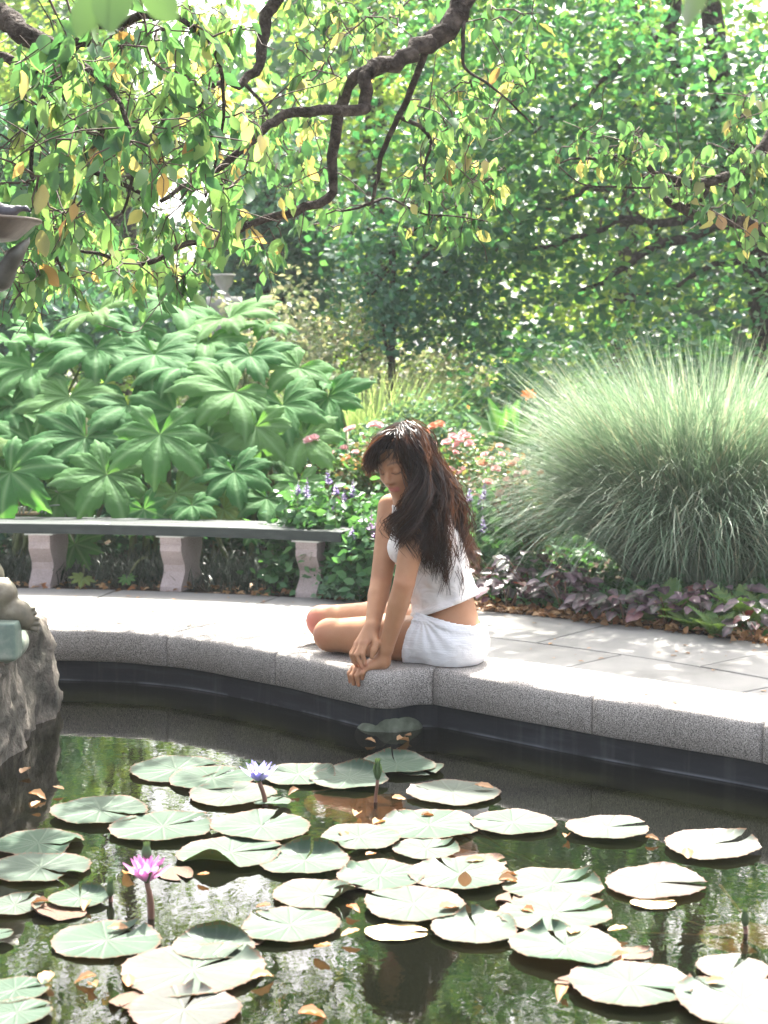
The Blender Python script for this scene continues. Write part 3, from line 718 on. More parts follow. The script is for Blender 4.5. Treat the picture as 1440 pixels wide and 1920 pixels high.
tag(obj('bed_greenery', V, F, M['salvia'], rnd=R), 'low mixed green leaves covering the soil of the flower bed', 'ground cover', kind='stuff')

# ------------------------------------------------------------------ big palmate leaves behind the bench
def palmate(seed, lobes=9, droop=.34):
    rng = np.random.RandomState(seed)
    na = lobes * 20 + 1; tot = math.radians(318); a0 = -tot / 2
    th = np.linspace(a0, -a0, na)
    s = (th - a0) / tot * lobes; k = np.clip(np.floor(s), 0, lobes - 1); u = (s - k) * 2 - 1      # -1..1 across a lobe
    mid = a0 + (k + .5) / lobes * tot
    Lk = (1 - .38 * (np.abs(mid) / (tot / 2)) ** 2) * rng.uniform(.9, 1.06, lobes)[k.astype(int)]
    prof = .58 + .28 * np.clip(1 - np.abs(u) ** 2.0, 0, 1) ** .8 + .16 * np.clip(1 - np.abs(u) / .4, 0, 1) + .10 * np.maximum(0, 1 - np.abs(np.abs(u) - .45) / .16) ** 1.2
    R = Lk * prof * (1 + .02 * np.sign(np.sin(s * 31)))
    nr = 9; V = []; vein = []
    tw = rng.uniform(-.12, .12, lobes)[k.astype(int)]; dr = rng.uniform(.8, 1.3, lobes)[k.astype(int)]
    for i in range(nr):
        f = (i / (nr - 1)); r = R * f
        pull = 1 - .55 * np.abs(u) * 0
        rr = r
        ang = th
        # fold: lobe edges lower/higher than the midrib, tips hang
        z = .10 * np.sin(min(f * 1.4, 1) * math.pi / 2) - droop * dr * (rr ** 2.8) - .03 * (np.abs(u)) * rr * (.4 + f) + tw * u * f * .25
        shr = 1 - .22 * f * f * dr
        V.append(np.c_[rr * shr * np.sin(ang), rr * shr * np.cos(ang), z]); vein.append(np.clip(1 - np.abs(u) * 7 * max(f, .15), 0, 1))
    V = np.concatenate(V); i = np.arange(nr - 1)[:, None] * na; j = np.arange(na - 1)[None]
    F = np.stack([i + j, i + na + j, i + na + j + 1, i + j + 1], -1).reshape(-1, 4)
    me = mesh_np('palmate_leaf', V, F, M['palm'], attrs={'vein': np.concatenate(vein)})
    return me
pal = [palmate(s, l, d) for s, l, d in ((1, 8, .10), (2, 7, .17), (3, 7, .26), (4, 7, .2), (5, 8, .14))]
# pixel centre, radius, distance, pitch of the blade towards the viewer (radians)
PL = [(185, 585, 95, 12.4, .30), (430, 598, 92, 12.5, .28), (335, 575, 85, 12.8, .2), (250, 612, 80, 12.6, .25), (500, 612, 70, 12.7, .3), (95, 635, 95, 12.2, .3),
      (20, 640, 85, 12.3, .35), (180, 655, 100, 12, .4), (290, 665, 95, 12, .45), (390, 640, 85, 12.2, .4), (470, 668, 100, 11.9, .5), (560, 690, 80, 11.9, .5),
      (345, 690, 80, 11.8, .5), (60, 690, 90, 11.9, .45), (615, 745, 85, 11.8, .55), (615, 715, 60, 12, .4), (130, 745, 105, 11.6, .75), (20, 760, 90, 11.7, .7),
      (240, 760, 85, 11.6, .7), (330, 775, 110, 11.5, .85), (440, 735, 95, 11.5, .7), (530, 760, 90, 11.5, .75), (480, 800, 80, 11.3, .9), (570, 820, 75, 11.3, .8),
      (160, 820, 90, 11.3, .9), (60, 830, 85, 11.4, .9), (300, 815, 105, 11.1, .8), (390, 830, 70, 11.3, .9), (20, 885, 90, 11, 1.0), (200, 890, 95, 11, 1.05),
      (440, 885, 88, 10.95, .9), (330, 925, 80, 11, 1.0), (110, 925, 80, 11.1, 1.0), (500, 935, 62, 10.9, .9), (360, 948, 55, 10.75, .9),
      (560, 905, 55, 11, .8), (270, 955, 50, 10.85, 1.0), (420, 955, 50, 10.9, 1.0), (520, 850, 60, 11.4, .8), (250, 850, 60, 11.5, .9), (590, 790, 60, 11.7, .7),
      (-60, 720, 95, 11.8, .6), (-70, 850, 95, 11.2, .9), (-110, 640, 95, 12.3, .4), (140, 1020, 52, 10.9, 1.0), (155, 1085, 24, 10.45, .6), (238, 1085, 22, 10.45, .6), (470, 1005, 30, 10.8, .6)]
plants = []
for k, (x, Y, lab) in enumerate(((-30, 11.9, 'big leaved plant at the far left behind the bench, cut by the frame'), (110, 11.7, 'big leaved plant above the left bench leg'), (250, 11.8, 'big leaved plant between the left and middle bench legs'),
                                 (360, 11.7, 'big leaved plant above the middle bench leg'), (470, 11.8, 'tallest big leaved plant left of the right bench leg'), (590, 11.7, 'big leaved plant leaning out over the right bench end'))):
    plants.append((x, Y, thing('palmate_plant', lab, 'plant', (at_y(x, 700, Y).x, Y, -.03), 'big palmate leaved plants behind the bench')))
rng = np.random.RandomState(19)
for k in range(10):
    x = rng.uniform(-90, 540); y = rng.uniform(590 + max(0, x - 420) * .9, 930)
    PL.append((x, y, rng.uniform(50, 92), 12.9 - (y - 590) / 340 * 1.5 + rng.uniform(0, .6), .25 + (y - 590) / 340 * .7 + rng.uniform(-.2, .3)))
rng = np.random.RandomState(9)
for k, (x, y, r, Y, pt) in enumerate(PL):
    px, pY, t = min(plants, key=lambda q: abs(q[0] - x) + rng.uniform(0, 40))
    c = at_y(x, y, Y); R = r / 3000.0 * Y * rng.uniform(1.3, 1.75)
    rz = rng.uniform(-.5, .5) + math.pi          # middle lobe towards the viewer, hanging
    m = Matrix.Rotation(rng.uniform(-.5, .5), 4, 'Y') @ Matrix.Rotation(pt * .85 + rng.uniform(-.15, .2), 4, 'X') @ Matrix.Rotation(rz, 4, 'Z')
    o = mobj('leaf', pal[rng.randint(5)], t)
    o.matrix_local = Matrix.Translation(c - t.location) @ m @ Matrix.Diagonal((R, R, R, 1))
    foot = np.array([t.location.x + rng.uniform(-.35, .35), pY + rng.uniform(-.2, .3), -.03])
    hgt = max(c.z * .72, .05)
    node = np.array([foot[0] * .55 + c.x * .45, max(foot[1], Y + .1), hgt])
    obj('leaf_stalk', *tube(spline([node, (node * .45 + np.array(c) * .55) + [0, 0, .06], np.array(c)], 7), np.linspace(.012, .006, 7), 6), M['stem'], t)
    if c.z > .5: obj('stem', *tube(spline([foot, (foot + node) / 2 + rng.normal(size=3) * .03, node], 7), np.linspace(.022, .013, 7), 7), M['stem'], t)

# ------------------------------------------------------------------ purple leaved plants, ferns, canna
def leaf_mesh(name, mat, w=.34, fold=.12, droop=.25, wave=0.0, nseg=8, tooth=0, thick=0):
    s = np.linspace(0, 1, nseg + 1); V = []; vein = []
    for k, x in enumerate(s):
        ww = w * (math.sin(math.pi * min(1, x * .93 + .04)) ** .8) * (1 - .25 * x) * 1.1
        if tooth: ww *= 1 + tooth * (1 if k % 2 else -1)
        z = -droop * x * x
        for f, vn in ((-1, 0), (-.5, .1), (0, 1), (.5, .1), (1, 0)):
            V.append((f * ww, x, z + abs(f) * fold * ww * 2 + wave * math.sin(x * 17 + (3 if f > 0 else 0)) * abs(f))); vein.append(vn)
    F = [[k * 5 + j, k * 5 + j + 1, (k + 1) * 5 + j + 1, (k + 1) * 5 + j] for k in range(nseg) for j in range(4)]
    return mesh_np(name, np.array(V), np.array(F), mat, attrs={'vein': np.array(vein)})
def put(me, name, parent, pos, direction, nrm, size, base=None):
    """place a shared leaf mesh (stem at origin, along +Y) under its plant"""
    y = Vector(direction).normalized(); x = y.cross(Vector(nrm)); 
    if x.length < 1e-4: x = y.cross(Vector((1, .1, 0)))
    x.normalize(); z = x.cross(y)
    o = bpy.data.objects.new(name, me); link(o, parent)
    m = Matrix((( x.x, y.x, z.x, 0), (x.y, y.y, z.y, 0), (x.z, y.z, z.z, 0), (0, 0, 0, 1)))
    o.matrix_local = Matrix.Translation(Vector(pos) - (parent.matrix_basis.translation if parent else Vector())) @ m @ Matrix.Diagonal((size, size, size, 1))
    return o
purp = [leaf_mesh('purple_leaf', M['purple'], .36, .16, .3, .02, 8, .05), leaf_mesh('purple_leaf', M['purple'], .42, .08, .45, .03, 8, .05), leaf_mesh('purple_leaf', M['purple'], .33, .2, .15, .02, 8, .05)]
PP = [(925, 1085, 10.0, .30, 20, 'large purple leaved plant just right of the woman'), (1005, 1075, 9.85, .32, 22, 'purple plant with broad leaves under the left edge of the grass'), (955, 1125, 9.7, .22, 14, 'low purple plant at the paving edge near the woman'),
      (1065, 1115, 9.5, .22, 15, 'purple plant under the drooping grass, third from the woman'), (1130, 1145, 9.2, .20, 13, 'dusky purple plant in front of the grass centre'), (1180, 1160, 9.05, .15, 9, 'small purple plant at the grass foot left of the big fern'),
      (1262, 1150, 8.95, .22, 13, 'purple and red plant beside the upright fern'), (1365, 1130, 9.05, .26, 16, 'purple plant with pale veins under the grass at right'), (1425, 1175, 8.5, .18, 12, 'reddest purple plant at the right frame edge'), (1320, 1150, 8.9, .14, 8, 'small purple plant between two ferns')]
rng = np.random.RandomState(12)
for (x, y, Y, r, n, lab) in PP:
    Y -= .16 if x < 1100 else .08; n = int(n * 2.1)
    g = at_y(x, 700, Y); h = at_y(x, y, Y).z
    t = thing('purple_plant', lab, 'plant', (g.x, Y, -.03), 'purple leaved plants along the paving edge')
    for k in range(4):
        e = (g.x + rng.uniform(-.6, .6) * r, Y + rng.uniform(-.5, .3) * r, max(h, .08) + rng.uniform(0, .1))
        obj('stem', *tube(spline([(g.x, Y, -.03), ((g.x + e[0]) / 2, Y, e[2] * .6), e], 5), .004, 5), M['brownstem'], t)
    for k in range(n):
        a = rng.uniform(0, 6.28); q = rng.rand() ** .5
        p = (g.x + r * q * math.cos(a) * .9, Y + r * q * math.sin(a) * .6, .05 + (max(h, .06) + .1) * rng.uniform(.25, 1.15) * (1 - .35 * q))
        d = (math.cos(a), math.sin(a) - .35, rng.uniform(-.35, .3)); put(purp[rng.randint(3)], 'leaf', t, p, d, (rng.uniform(-.3, .3), -.5 + rng.uniform(-.3, .3), 1), rng.uniform(.062, .115))
def fern(x, y, Y, n, L, lab, seed):
    rng = np.random.RandomState(seed); g = at_y(x, 700, Y)
    t = thing('fern', lab, 'fern', (g.x, Y, -.02), 'ferns at the paving edge')
    me = fern.me
    for k in range(n):
        a = math.pi * 2 * k / n + rng.uniform(-.3, .3)
        put(me[rng.randint(2)], 'frond', t, (g.x, Y, 0), (math.cos(a) * .8, math.sin(a) * .8, rng.uniform(.6, 1.5)), (-math.cos(a), -math.sin(a), .8), L * rng.uniform(.75, 1.1))
def frond(seed):
    acc = Acc(); n = 15; rng = np.random.RandomState(seed)
    for k in range(n):
        s = (k + 1) / (n + 1); y = s; z = .25 * s - .55 * s ** 2; L = .26 * math.sin(math.pi * (s * .8 + .2)) ** .8 + .02
        for sg in (-1, 1):
            acc.add([(0, y - .03, z), (sg * L * .55, y + .0, z - .01), (sg * L, y + .09, z - .05), (sg * L * .5, y + .075, z - .01), (0, y + .03, z)], [np.array([(0, 1, 3), (1, 2, 3), (0, 3, 4)])], rng.rand())
    acc.add(*tube([(0, s, .25 * s - .55 * s * s) for s in np.linspace(0, 1, 8)], np.linspace(.008, .003, 8), 4))
    V, F, R = acc.get(); return mesh_np('fern_frond', V, F, M['fern'], rnd=R)
fern.me = [frond(1), frond(2)]
fern(1262, 1120, 9.0, 9, .30, 'upright yellow green fern in front of the grass', 1)
fern(1310, 1150, 8.75, 9, .24, 'spreading yellow fern low at the paving edge', 2)
fern(1355, 1165, 8.55, 10, .22, 'pale yellow fern nearest the paving', 3)
fern(1412, 1150, 8.75, 7, .32, 'tall green fern at the right frame edge', 4)
fern(1225, 1150, 9.0, 6, .2, 'small dim fern under the grass centre', 5)
can = leaf_mesh('canna_leaf', M['canna'], .19, .12, .12, .01, 12)
g = at_y(945, 700, 12.2); t = thing('canna_plant', 'broad leaved canna with one orange flower left of the grass top', 'plant', (g.x, 12.2, -.03))
b = np.array(at_y(948, 845, 12.2))
for a, el, L in ((-2.5, 1.25, .42), (-.9, 1.3, .40), (3.0, .85, .42), (.15, .95, .38), (1.5, 1.4, .36), (-1.6, 1.1, .34), (2.4, 1.1, .34), (-.2, .45, .32), (-2.9, .35, .34), (-1.2, .5, .3)):
    put(can, 'leaf', t, b, (math.cos(a) * math.cos(el), math.sin(a) * math.cos(el), math.sin(el)), (-math.cos(a) * .6, -.8, .5), L)
obj('stem', *tube(spline([(g.x, 12.2, -.03), b, np.array(at_y(985, 760, 12.25)), np.array(at_y(990, 742, 12.25))], 10), np.linspace(.015, .005, 10), 6), M['stem'], t)
M['orange'] = leafmat('orange_petal', [(0, (.75, .25, .06)), (1, (.85, .36, .10))], .4, .5, .3, (1.1, .9, .6))
pet = leaf_mesh('petal', M['orange'], .3, .1, .4)
fp = at_y(991, 742, 12.25)
for k in range(7):
    a = k * 6.28 / 7; put(pet, 'petal', t, fp, (math.cos(a), -.4 + .3 * math.sin(a), .5 + .7 * math.sin(a)), (0, -1, .5), .06)

# ------------------------------------------------------------------ roses and salvias
M['pinkpetal'] = leafmat('pink_petal', [(0, (.75, .40, .42)), (1, (.85, .62, .6))], .4, .5, .3, (1.1, .9, .9))
M['peachpetal'] = leafmat('peach_petal', [(0, (.62, .25, .15)), (1, (.75, .45, .3))], .4, .5, .3, (1.1, .9, .8))
M['violet'] = leafmat('violet_floret', [(0, (.17, .12, .33)), (1, (.30, .22, .48))], .3, .5, .3, (1.1, .9, 1.1))
M['magenta'] = leafmat('magenta_floret', [(0, (.30, .10, .40)), (1, (.45, .2, .55))], .3, .5, .3, (1.1, .9, 1.1))
def rose_mesh(mat, seed):
    rng = np.random.RandomState(seed); acc = Acc()
    for k in range(13):
        a = k * 2.4; q = .25 + .75 * k / 13
        c, s = math.cos(a), math.sin(a)
        R = np.array([[-s, c * q, 0], [c, s * q, 0], [0, 0, 1]])
        V = np.array([(-.15, .08, 0), (.15, .08, 0), (.42, .55, .35 - .25 * q), (.2, .95, .5 - .35 * q), (-.2, .95, .5 - .35 * q), (-.42, .55, .35 - .25 * q), (0, .5, .2 - .2 * q)]) @ R.T
        acc.add(V, [np.array([(0, 1, 6), (1, 2, 6), (2, 3, 6), (3, 4, 6), (4, 5, 6), (5, 0, 6)])], rng.rand())
    V, F, R = acc.get(); return mesh_np('rose_flower', V, F, mat, rnd=R)
roseme = {'p': [rose_mesh(M['pinkpetal'], 1), rose_mesh(M['pinkpetal'], 2)], 'o': [rose_mesh(M['peachpetal'], 3)]}
def rosebush(x, ytop, Y, r, n, flowers, lab, seed):
    t, cc = bush('rose_bush', lab, 'rose bush', gnd(x, Y), r, hz(ytop, Y), n, .05, M['rose'], seed, 'rose bushes in the bed', clumps=90, stems=6)
    rng = np.random.RandomState(seed)
    for (fx, fy, kind, sz) in list(flowers) + [(x + rng.normal() * 45, ytop + rng.uniform(5, 120), 'pppo'[rng.randint(4)], rng.uniform(.025, .04)) for _ in range(14 if x > 800 else 4)]:
        p = at_y(fx, fy, Y - r * .55); me = roseme[kind][rng.randint(len(roseme[kind]))]
        put(me, 'flower', t, p, (rng.uniform(-.4, .4), .8, .5), (rng.uniform(-.4, .4), -.7, .8), sz)
rosebush(870, 815, 11.3, .42, 4600, [(838, 830, 'p', .05), (850, 820, 'p', .055), (862, 826, 'p', .05), (876, 818, 'p', .045), (880, 832, 'p', .05), (856, 834, 'p', .04), (868, 812, 'p', .04), (845, 882, 'p', .05), (858, 888, 'p', .05), (866, 880, 'p', .04), (900, 862, 'o', .045), (838, 900, 'p', .04), (905, 885, 'p', .04), (878, 900, 'o', .04)], 'rose bush with a pink flower cluster right behind the woman\'s head', 71)
rosebush(940, 845, 10.9, .36, 3800, [(930, 880, 'p', .05), (915, 905, 'p', .05), (950, 900, 'p', .045), (960, 870, 'o', .05), (895, 935, 'o', .04), (940, 925, 'p', .045), (905, 870, 'o', .05), (970, 890, 'p', .04)], 'rose bush with peach tinted leaves against the grass', 72)
rosebush(700, 812, 11.6, .36, 3400, [(700, 797, 'p', .055), (710, 798, 'p', .05), (660, 803, 'p', .045), (652, 806, 'p', .04), (812, 800, 'o', .05), (800, 812, 'o', .045), (825, 796, 'o', .05), (645, 840, 'p', .04)], 'rose bush with pale pink blooms left of the woman\'s head', 73)
rosebush(610, 830, 11.4, .32, 2800, [(590, 822, 'p', .055), (578, 826, 'p', .05), (584, 834, 'o', .04), (620, 850, 'p', .04)], 'rose bush beside the rightmost big palmate leaves', 74)
def salvia(x, ytop, Y, r, n, spikes, lab, seed, cat='plant'):
    t, cc = bush('salvia_plant', lab, cat, gnd(x, Y), r, hz(ytop, Y), n, .07, M['salvia'], seed, 'salvias in the bed', clumps=70, stems=5, base=LEAF6)
    rng = np.random.RandomState(seed)
    for (fx, y0, y1, mat) in spikes:
        top, bot = np.array(at_y(fx, y0, Y - r * .5)), np.array(at_y(fx + rng.uniform(-5, 5), y1, Y - r * .5)); L = np.linalg.norm(top - bot)
        n_ = 60; s = rng.rand(n_); a = rng.uniform(0, 6.28, n_)
        P = bot + (top - bot) * s[:, None]; d = np.c_[np.cos(a), np.sin(a), np.full(n_, .5)]
        V, F, R = cloud(LEAF4[0], LEAF4[1], P, frames(d, np.tile([0, 0, 1.0], (n_, 1))) * (.034 * (1.15 - s))[:, None, None], rng.rand(n_))
        obj('flower_spike', V, F, M[mat], t, rnd=R)
        obj('spike_stem', *tube([tuple(bot - [0, 0, .2]), tuple(bot), tuple(top)], .0025, 4), M['stem'], t)
salvia(590, 915, 10.35, .28, 2300, [(576, 895, 935, 'violet'), (612, 880, 910, 'violet'), (560, 905, 930, 'violet'), (630, 905, 930, 'violet')], 'salvia with pale violet spikes behind the right bench end', 81)
salvia(672, 930, 10.5, .24, 2100, [(662, 900, 935, 'violet'), (645, 915, 945, 'violet'), (622, 930, 965, 'violet')], 'salvia between the bench end and the woman', 82)
salvia(690, 985, 10.0, .18, 1500, [(697, 955, 1002, 'magenta'), (704, 975, 1010, 'magenta'), (655, 1010, 1040, 'violet'), (662, 985, 1015, 'violet')], 'salvia with a bright magenta purple spike beside the woman\'s arm', 83)
salvia(890, 940, 10.5, .24, 2000, [(883, 905, 945, 'violet'), (862, 925, 955, 'violet'), (910, 900, 940, 'violet'), (898, 930, 960, 'violet')], 'salvia with grey violet spikes right of the woman\'s hair', 84)
salvia(915, 1005, 10.3, .24, 1900, [(905, 965, 1000, 'violet')], 'low leafy salvia above the purple plants', 85)
bush('low_herb', 'feathery low herb at the foot of the right bench leg', 'plant', gnd(635, 9.95), .13, hz(1085, 9.95), 900, .035, M['shrub_blue'], 86, clumps=40, spread=.03)
bush('low_herb', 'bright green low herb between the bench and the woman', 'plant', gnd(690, 10.0), .09, hz(1085, 10.0), 300, .06, M['rose'], 87, clumps=24, spread=.02)
bush('leafy_plant', 'dense green plant in the bed behind the woman\'s back', 'plant', gnd(800, 10.6), .4, hz(930, 10.6), 3200, .07, M['salvia'], 88, clumps=90)
bush('leafy_plant', 'dark leafy plant under the salvias next to the bench leg', 'plant', gnd(686, 10.35), .15, hz(1040, 10.35), 900, .055, M['salvia'], 89, clumps=50, spread=.04)

# ------------------------------------------------------------------ dry leaves along the paving
rng = np.random.RandomState(91)
n = 1500; ph = np.radians(np.concatenate([rng.uniform(28, 62, 1150), rng.uniform(-18, 30, 350)])); rr = 6.95 + np.abs(rng.normal(size=n)) * .17
P = np.c_[RC[0] + rr * np.sin(ph), RC[1] + rr * np.cos(ph), rng.uniform(0, .03, n)]
V, F, R = cloud(LEAF6[0] * [1, 1, 2.2], LEAF6[1], P, frames(unit(rng.normal(size=(n, 3)) * [1, 1, .25]), unit(rng.normal(size=(n, 3)) * .4 + [0, 0, 1])) * rng.uniform(.03, .075, n)[:, None, None], rng.rand(n))
tag(obj('leaf_litter', V, F, M['litter'], rnd=R), 'dry brown leaves strewn along the outer edge of the paving', 'leaf litter', kind='stuff')
n = 190; ph = np.radians(rng.uniform(-5, 60, n)); rr = rng.uniform(5.4, 7.0, n)
P = np.c_[RC[0] + rr * np.sin(ph), RC[1] + rr * np.cos(ph), np.full(n, .004)]
ci = rng.randint(0, NE, 40); ft = rng.uniform(.1, .95, (40, 1)); P = np.vstack([P, np.c_[inner[ci] * (1 - ft) + outer[ci] * ft, np.full(40, ZC + .005)]]); n = len(P)
V, F, R = cloud(LEAF6[0], LEAF6[1], P, frames(unit(rng.normal(size=(n, 3)) * [1, 1, .02]), np.tile([0, 0, 1.0], (n, 1))) * rng.uniform(.015, .04, n)[:, None, None], rng.rand(n))
tag(obj('leaf_scraps', V, F, M['litter'], rnd=R), 'few small leaf scraps scattered over the flagstones and coping', 'leaf litter', kind='stuff')
# ------------------------------------------------------------------ crabapple trees arching over the pool
def crab_leaf(seed, w, droop, wave):
    return leaf_mesh('crabapple_leaf', M['crab'], w, .10, droop, wave, 6)
crabme = [crab_leaf(1, .27, .25, .01), crab_leaf(2, .30, .12, .02), crab_leaf(3, .25, .4, .015), crab_leaf(4, .29, .2, .03)]
crV = np.array([v.co[:] for v in crabme[0].vertices]); crF = np.array([p.vertices[:] for p in crabme[0].polygons])
crV6 = np.array([(0, 0, 0), (-.22, .25, .03), (-.26, .5, .02), (0, 1, -.2), (.26, .5, .02), (.22, .25, .03), (0, .5, -.07)])
crF6 = [np.array([(0, 1, 6), (1, 2, 6), (2, 3, 6), (3, 4, 6), (4, 5, 6), (5, 0, 6)])]
def limb(tree_, pts, r0, r1, n=22, name='branch', seed=0, knob=True):
    rng = np.random.RandomState(seed + len(pts))
    P = spline(A3(*pts), n); R = np.linspace(r0, r1, n) * (.84 if name == 'branch' else 1)
    P[1:-1] += rng.normal(size=(n - 2, 3)) * r0 * .12
    if knob: R = R * (1 + .16 * (vnoise(P, 5, 3) - .5) + .03 * rng.normal(size=n))
    obj(name, *tube(P, np.maximum(R, .003), 9), M['bark'], tree_)
    return P
def px(*a): return [at_y(*p) for p in a]
def grow(tree_, limbs, blobs, seed, n_obj=300, leafL=(.06, .092), high=()):
    rng = np.random.RandomState(seed)
    nodes = np.concatenate([np.asarray(l)[2:] for l in limbs]); att = []
    for (cx, cy, rx, ry, y0, y1, n) in blobs:
        for _ in range(n):
            while True:
                u = rng.uniform(-1, 1, 2)
                if u @ u < 1: break
            att.append(tuple(at_y(cx + u[0] * rx, cy + u[1] * ry, rng.uniform(y0, y1))))
    att = np.array(att)
    dist = np.array([np.min(np.linalg.norm(nodes - a, axis=1)) for a in att]); order = np.argsort(dist)
    tw = Acc(); LP = []; LD = []; LN = []; LS = []
    for q in order:
        a = att[q]; d = np.linalg.norm(nodes - a, axis=1); b = nodes[np.argmin(d)]; L = d.min()
        mid = (a + b) / 2 + rng.normal(size=3) * .12 * L + [0, 0, .10 * L]
        C = spline([b, mid, a, a + unit(a - mid) * .08 + [0, 0, -.05]], 8)
        C[1:-1] += rng.normal(size=(6, 3)) * .012
        tw.add(*tube(C, np.linspace(min(.0035 + .004 * L, .009), .0016, 8), 5, cap=False))
        nodes = np.vstack([nodes, C[2:6]])
        k = rng.randint(4, 10)
        s = rng.uniform(.35, 1, k); pos = C[(s * 7).astype(int)] + rng.normal(size=(k, 3)) * .015
        dirs = unit(np.c_[rng.normal(size=(k, 2)) * .55, -np.abs(rng.normal(size=k)) - .45])
        az = rng.uniform(0, 6.28, k)
        LP.append(pos); LD.append(dirs); LN.append(np.c_[np.cos(az), np.sin(az) - .3, np.full(k, .35)]); LS.append(rng.uniform(leafL[0], leafL[1], k))
    for _ in range(150):                                       # bare fine twigs
        b = nodes[rng.randint(len(nodes))]; e = b + rng.normal(size=3) * [.16, .16, .10]
        tw.add(*tube(spline([b, (b + e) / 2 + rng.normal(size=3) * .03, e, e + rng.normal(size=3) * .05], 8), np.linspace(.003, .0012, 8), 4, cap=False))
    P, D, N_, S_ = map(np.concatenate, (LP, LD, LN, LS))
    tw.build('twigs', M['twig'], tree_)['kind'] = 'stuff'
    # how large each leaf shows: the largest become parts of their own
    sx = 720 + 3000 * P[:, 0] / P[:, 1]; sy = 680 + 3000 * (EYE - P[:, 2]) / P[:, 1]
    score = S_ / P[:, 1] * np.where((sx > 0) & (sx < 1440) & (sy > 0) & (sy < 1920), 1, .01)
    o = np.argsort(-score); big_, rest = o[:n_obj], o[n_obj:]
    mats = frames(D, N_) * S_[:, None, None]
    for i_ in big_:
        ob = bpy.data.objects.new('leaf', crabme[rng.randint(4)]); link(ob, tree_)
        m = mats[i_]; ob.matrix_local = Matrix(((m[0, 0], m[0, 1], m[0, 2], P[i_, 0] - tree_.location.x), (m[1, 0], m[1, 1], m[1, 2], P[i_, 1] - tree_.location.y), (m[2, 0], m[2, 1], m[2, 2], P[i_, 2] - tree_.location.z), (0, 0, 0, 1)))
    V, F, R = cloud(crV6, crF6, P[rest], mats[rest], rng.rand(len(rest)))
    for (c, r, nl) in high:                                     # extra dense crown added above the frame to shade the paving
        u = unit(rng.normal(size=(nl // 30, 3))) * (rng.rand(nl // 30, 1) ** .4); cc = np.array(c) + u * r
        p = np.repeat(cc, 30, 0) + rng.normal(size=(len(cc) * 30, 3)) * .16
        V2, F2, R2 = leaves_at(p, rng, .095, .5, base=(crV6, crF6)); F = [np.vstack([F[0], F2[0] + len(V)])]; V = np.vstack([V, V2]); R = np.r_[R, R2]
    obj('foliage', V, F, M['crab'], tree_, rnd=R)['kind'] = 'stuff'

ta = thing('crabapple_tree', 'crabapple with a thick dark crooked limb arching from the top centre and right', 'tree', (2.95, 8.1, -.05), 'crabapple trees')
limb(ta, [(2.95, 8.1, -.05), (2.9, 8.05, .8), (2.75, 8.0, 1.6), (2.6, 7.9, 2.2)], .17, .12, name='trunk')
j0 = (2.6, 7.9, 2.2)
LA = []
LA.append(limb(ta, [j0, (2.2, 7.7, 3.1), (1.5, 7.3, 3.85), (.85, 7.0, 3.75)] + px((885, -25, 6.8), (850, 42, 6.75), (795, 88, 6.7), (735, 117, 6.65), (690, 138, 6.6), (685, 205, 6.6)), .082, .030, 40))
LA[0]
LA.append(limb(ta, px((686, 203, 6.6), (640, 208, 6.55), (575, 209, 6.5), (528, 216, 6.5), (500, 238, 6.45), (440, 292, 6.4), (400, 320, 6.4), (345, 350, 6.35), (300, 378, 6.3)), .030, .010, 26))
LA.append(limb(ta, px((735, 117, 6.65), (700, 130, 6.75), (657, 152, 6.8), (640, 200, 6.85), (626, 262, 6.85), (626, 330, 6.85), (612, 372, 6.85), (560, 394, 6.8), (500, 410, 6.8), (420, 438, 6.75), (350, 455, 6.7), (295, 488, 6.7), (250, 495, 6.7), (195, 478, 6.65), (138, 468, 6.6)), .036, .007, 36))
LA.append(limb(ta, px((800, 85, 6.7), (770, 170, 6.8), (745, 225, 6.85), (718, 285, 6.9), (706, 345, 6.95), (690, 385, 7), (640, 396, 7)), .020, .006, 20))
LA.append(limb(ta, px((870, 30, 6.75), (868, 90, 6.7), (872, 128, 6.7), (910, 155, 6.7), (955, 190, 6.75), (1000, 235, 6.8)), .011, .004, 16))
LA.append(limb(ta, px((745, 218, 6.85), (790, 240, 6.9), (808, 268, 6.9), (795, 318, 6.95), (806, 400, 6.95), (765, 442, 7)), .012, .004, 18))
LA.append(limb(ta, [(2.2, 7.7, 3.1), (1.2, 7.4, 3.7)] + px((600, -60, 7), (520, -10, 7), (492, 60, 7), (490, 115, 6.95), (455, 152, 6.9), (400, 160, 6.85), (330, 186, 6.8)), .05, .012, 28))
LA.append(limb(ta, px((452, 152, 6.9), (490, 190, 6.9), (502, 215, 6.85)), .010, .008, 8))
LA.append(limb(ta, [j0, (2.45, 7.8, 2.75)] + px((1500, 205, 7.6), (1440, 268, 7.5), (1405, 305, 7.5), (1372, 330, 7.45), (1300, 346, 7.4), (1240, 330, 7.4), (1200, 300, 7.35), (1120, 297, 7.35), (1050, 306, 7.3)), .05, .005, 30))
LA.append(limb(ta, px((1330, 340, 7.42), (1322, 366, 7.42), (1300, 385, 7.4), (1276, 383, 7.4), (1258, 362, 7.4)), .013, .008, 12))
LA.append(limb(ta, [(2.75, 8.0, 1.6)] + px((1520, 470, 7.7), (1400, 420, 7.6), (1340, 412, 7.55), (1290, 395, 7.55), (1248, 372, 7.5)), .05, .018, 18))
LA.append(limb(ta, px((1300, 346, 7.4), (1230, 352, 7.4), (1150, 350, 7.4), (1090, 345, 7.35), (1040, 305, 7.3)), .008, .003, 14))
LA.append(limb(ta, px((690, 385, 7), (730, 372, 7.1), (790, 400, 7.1), (850, 405, 7.1), (915, 415, 7.1)), .008, .003, 14))
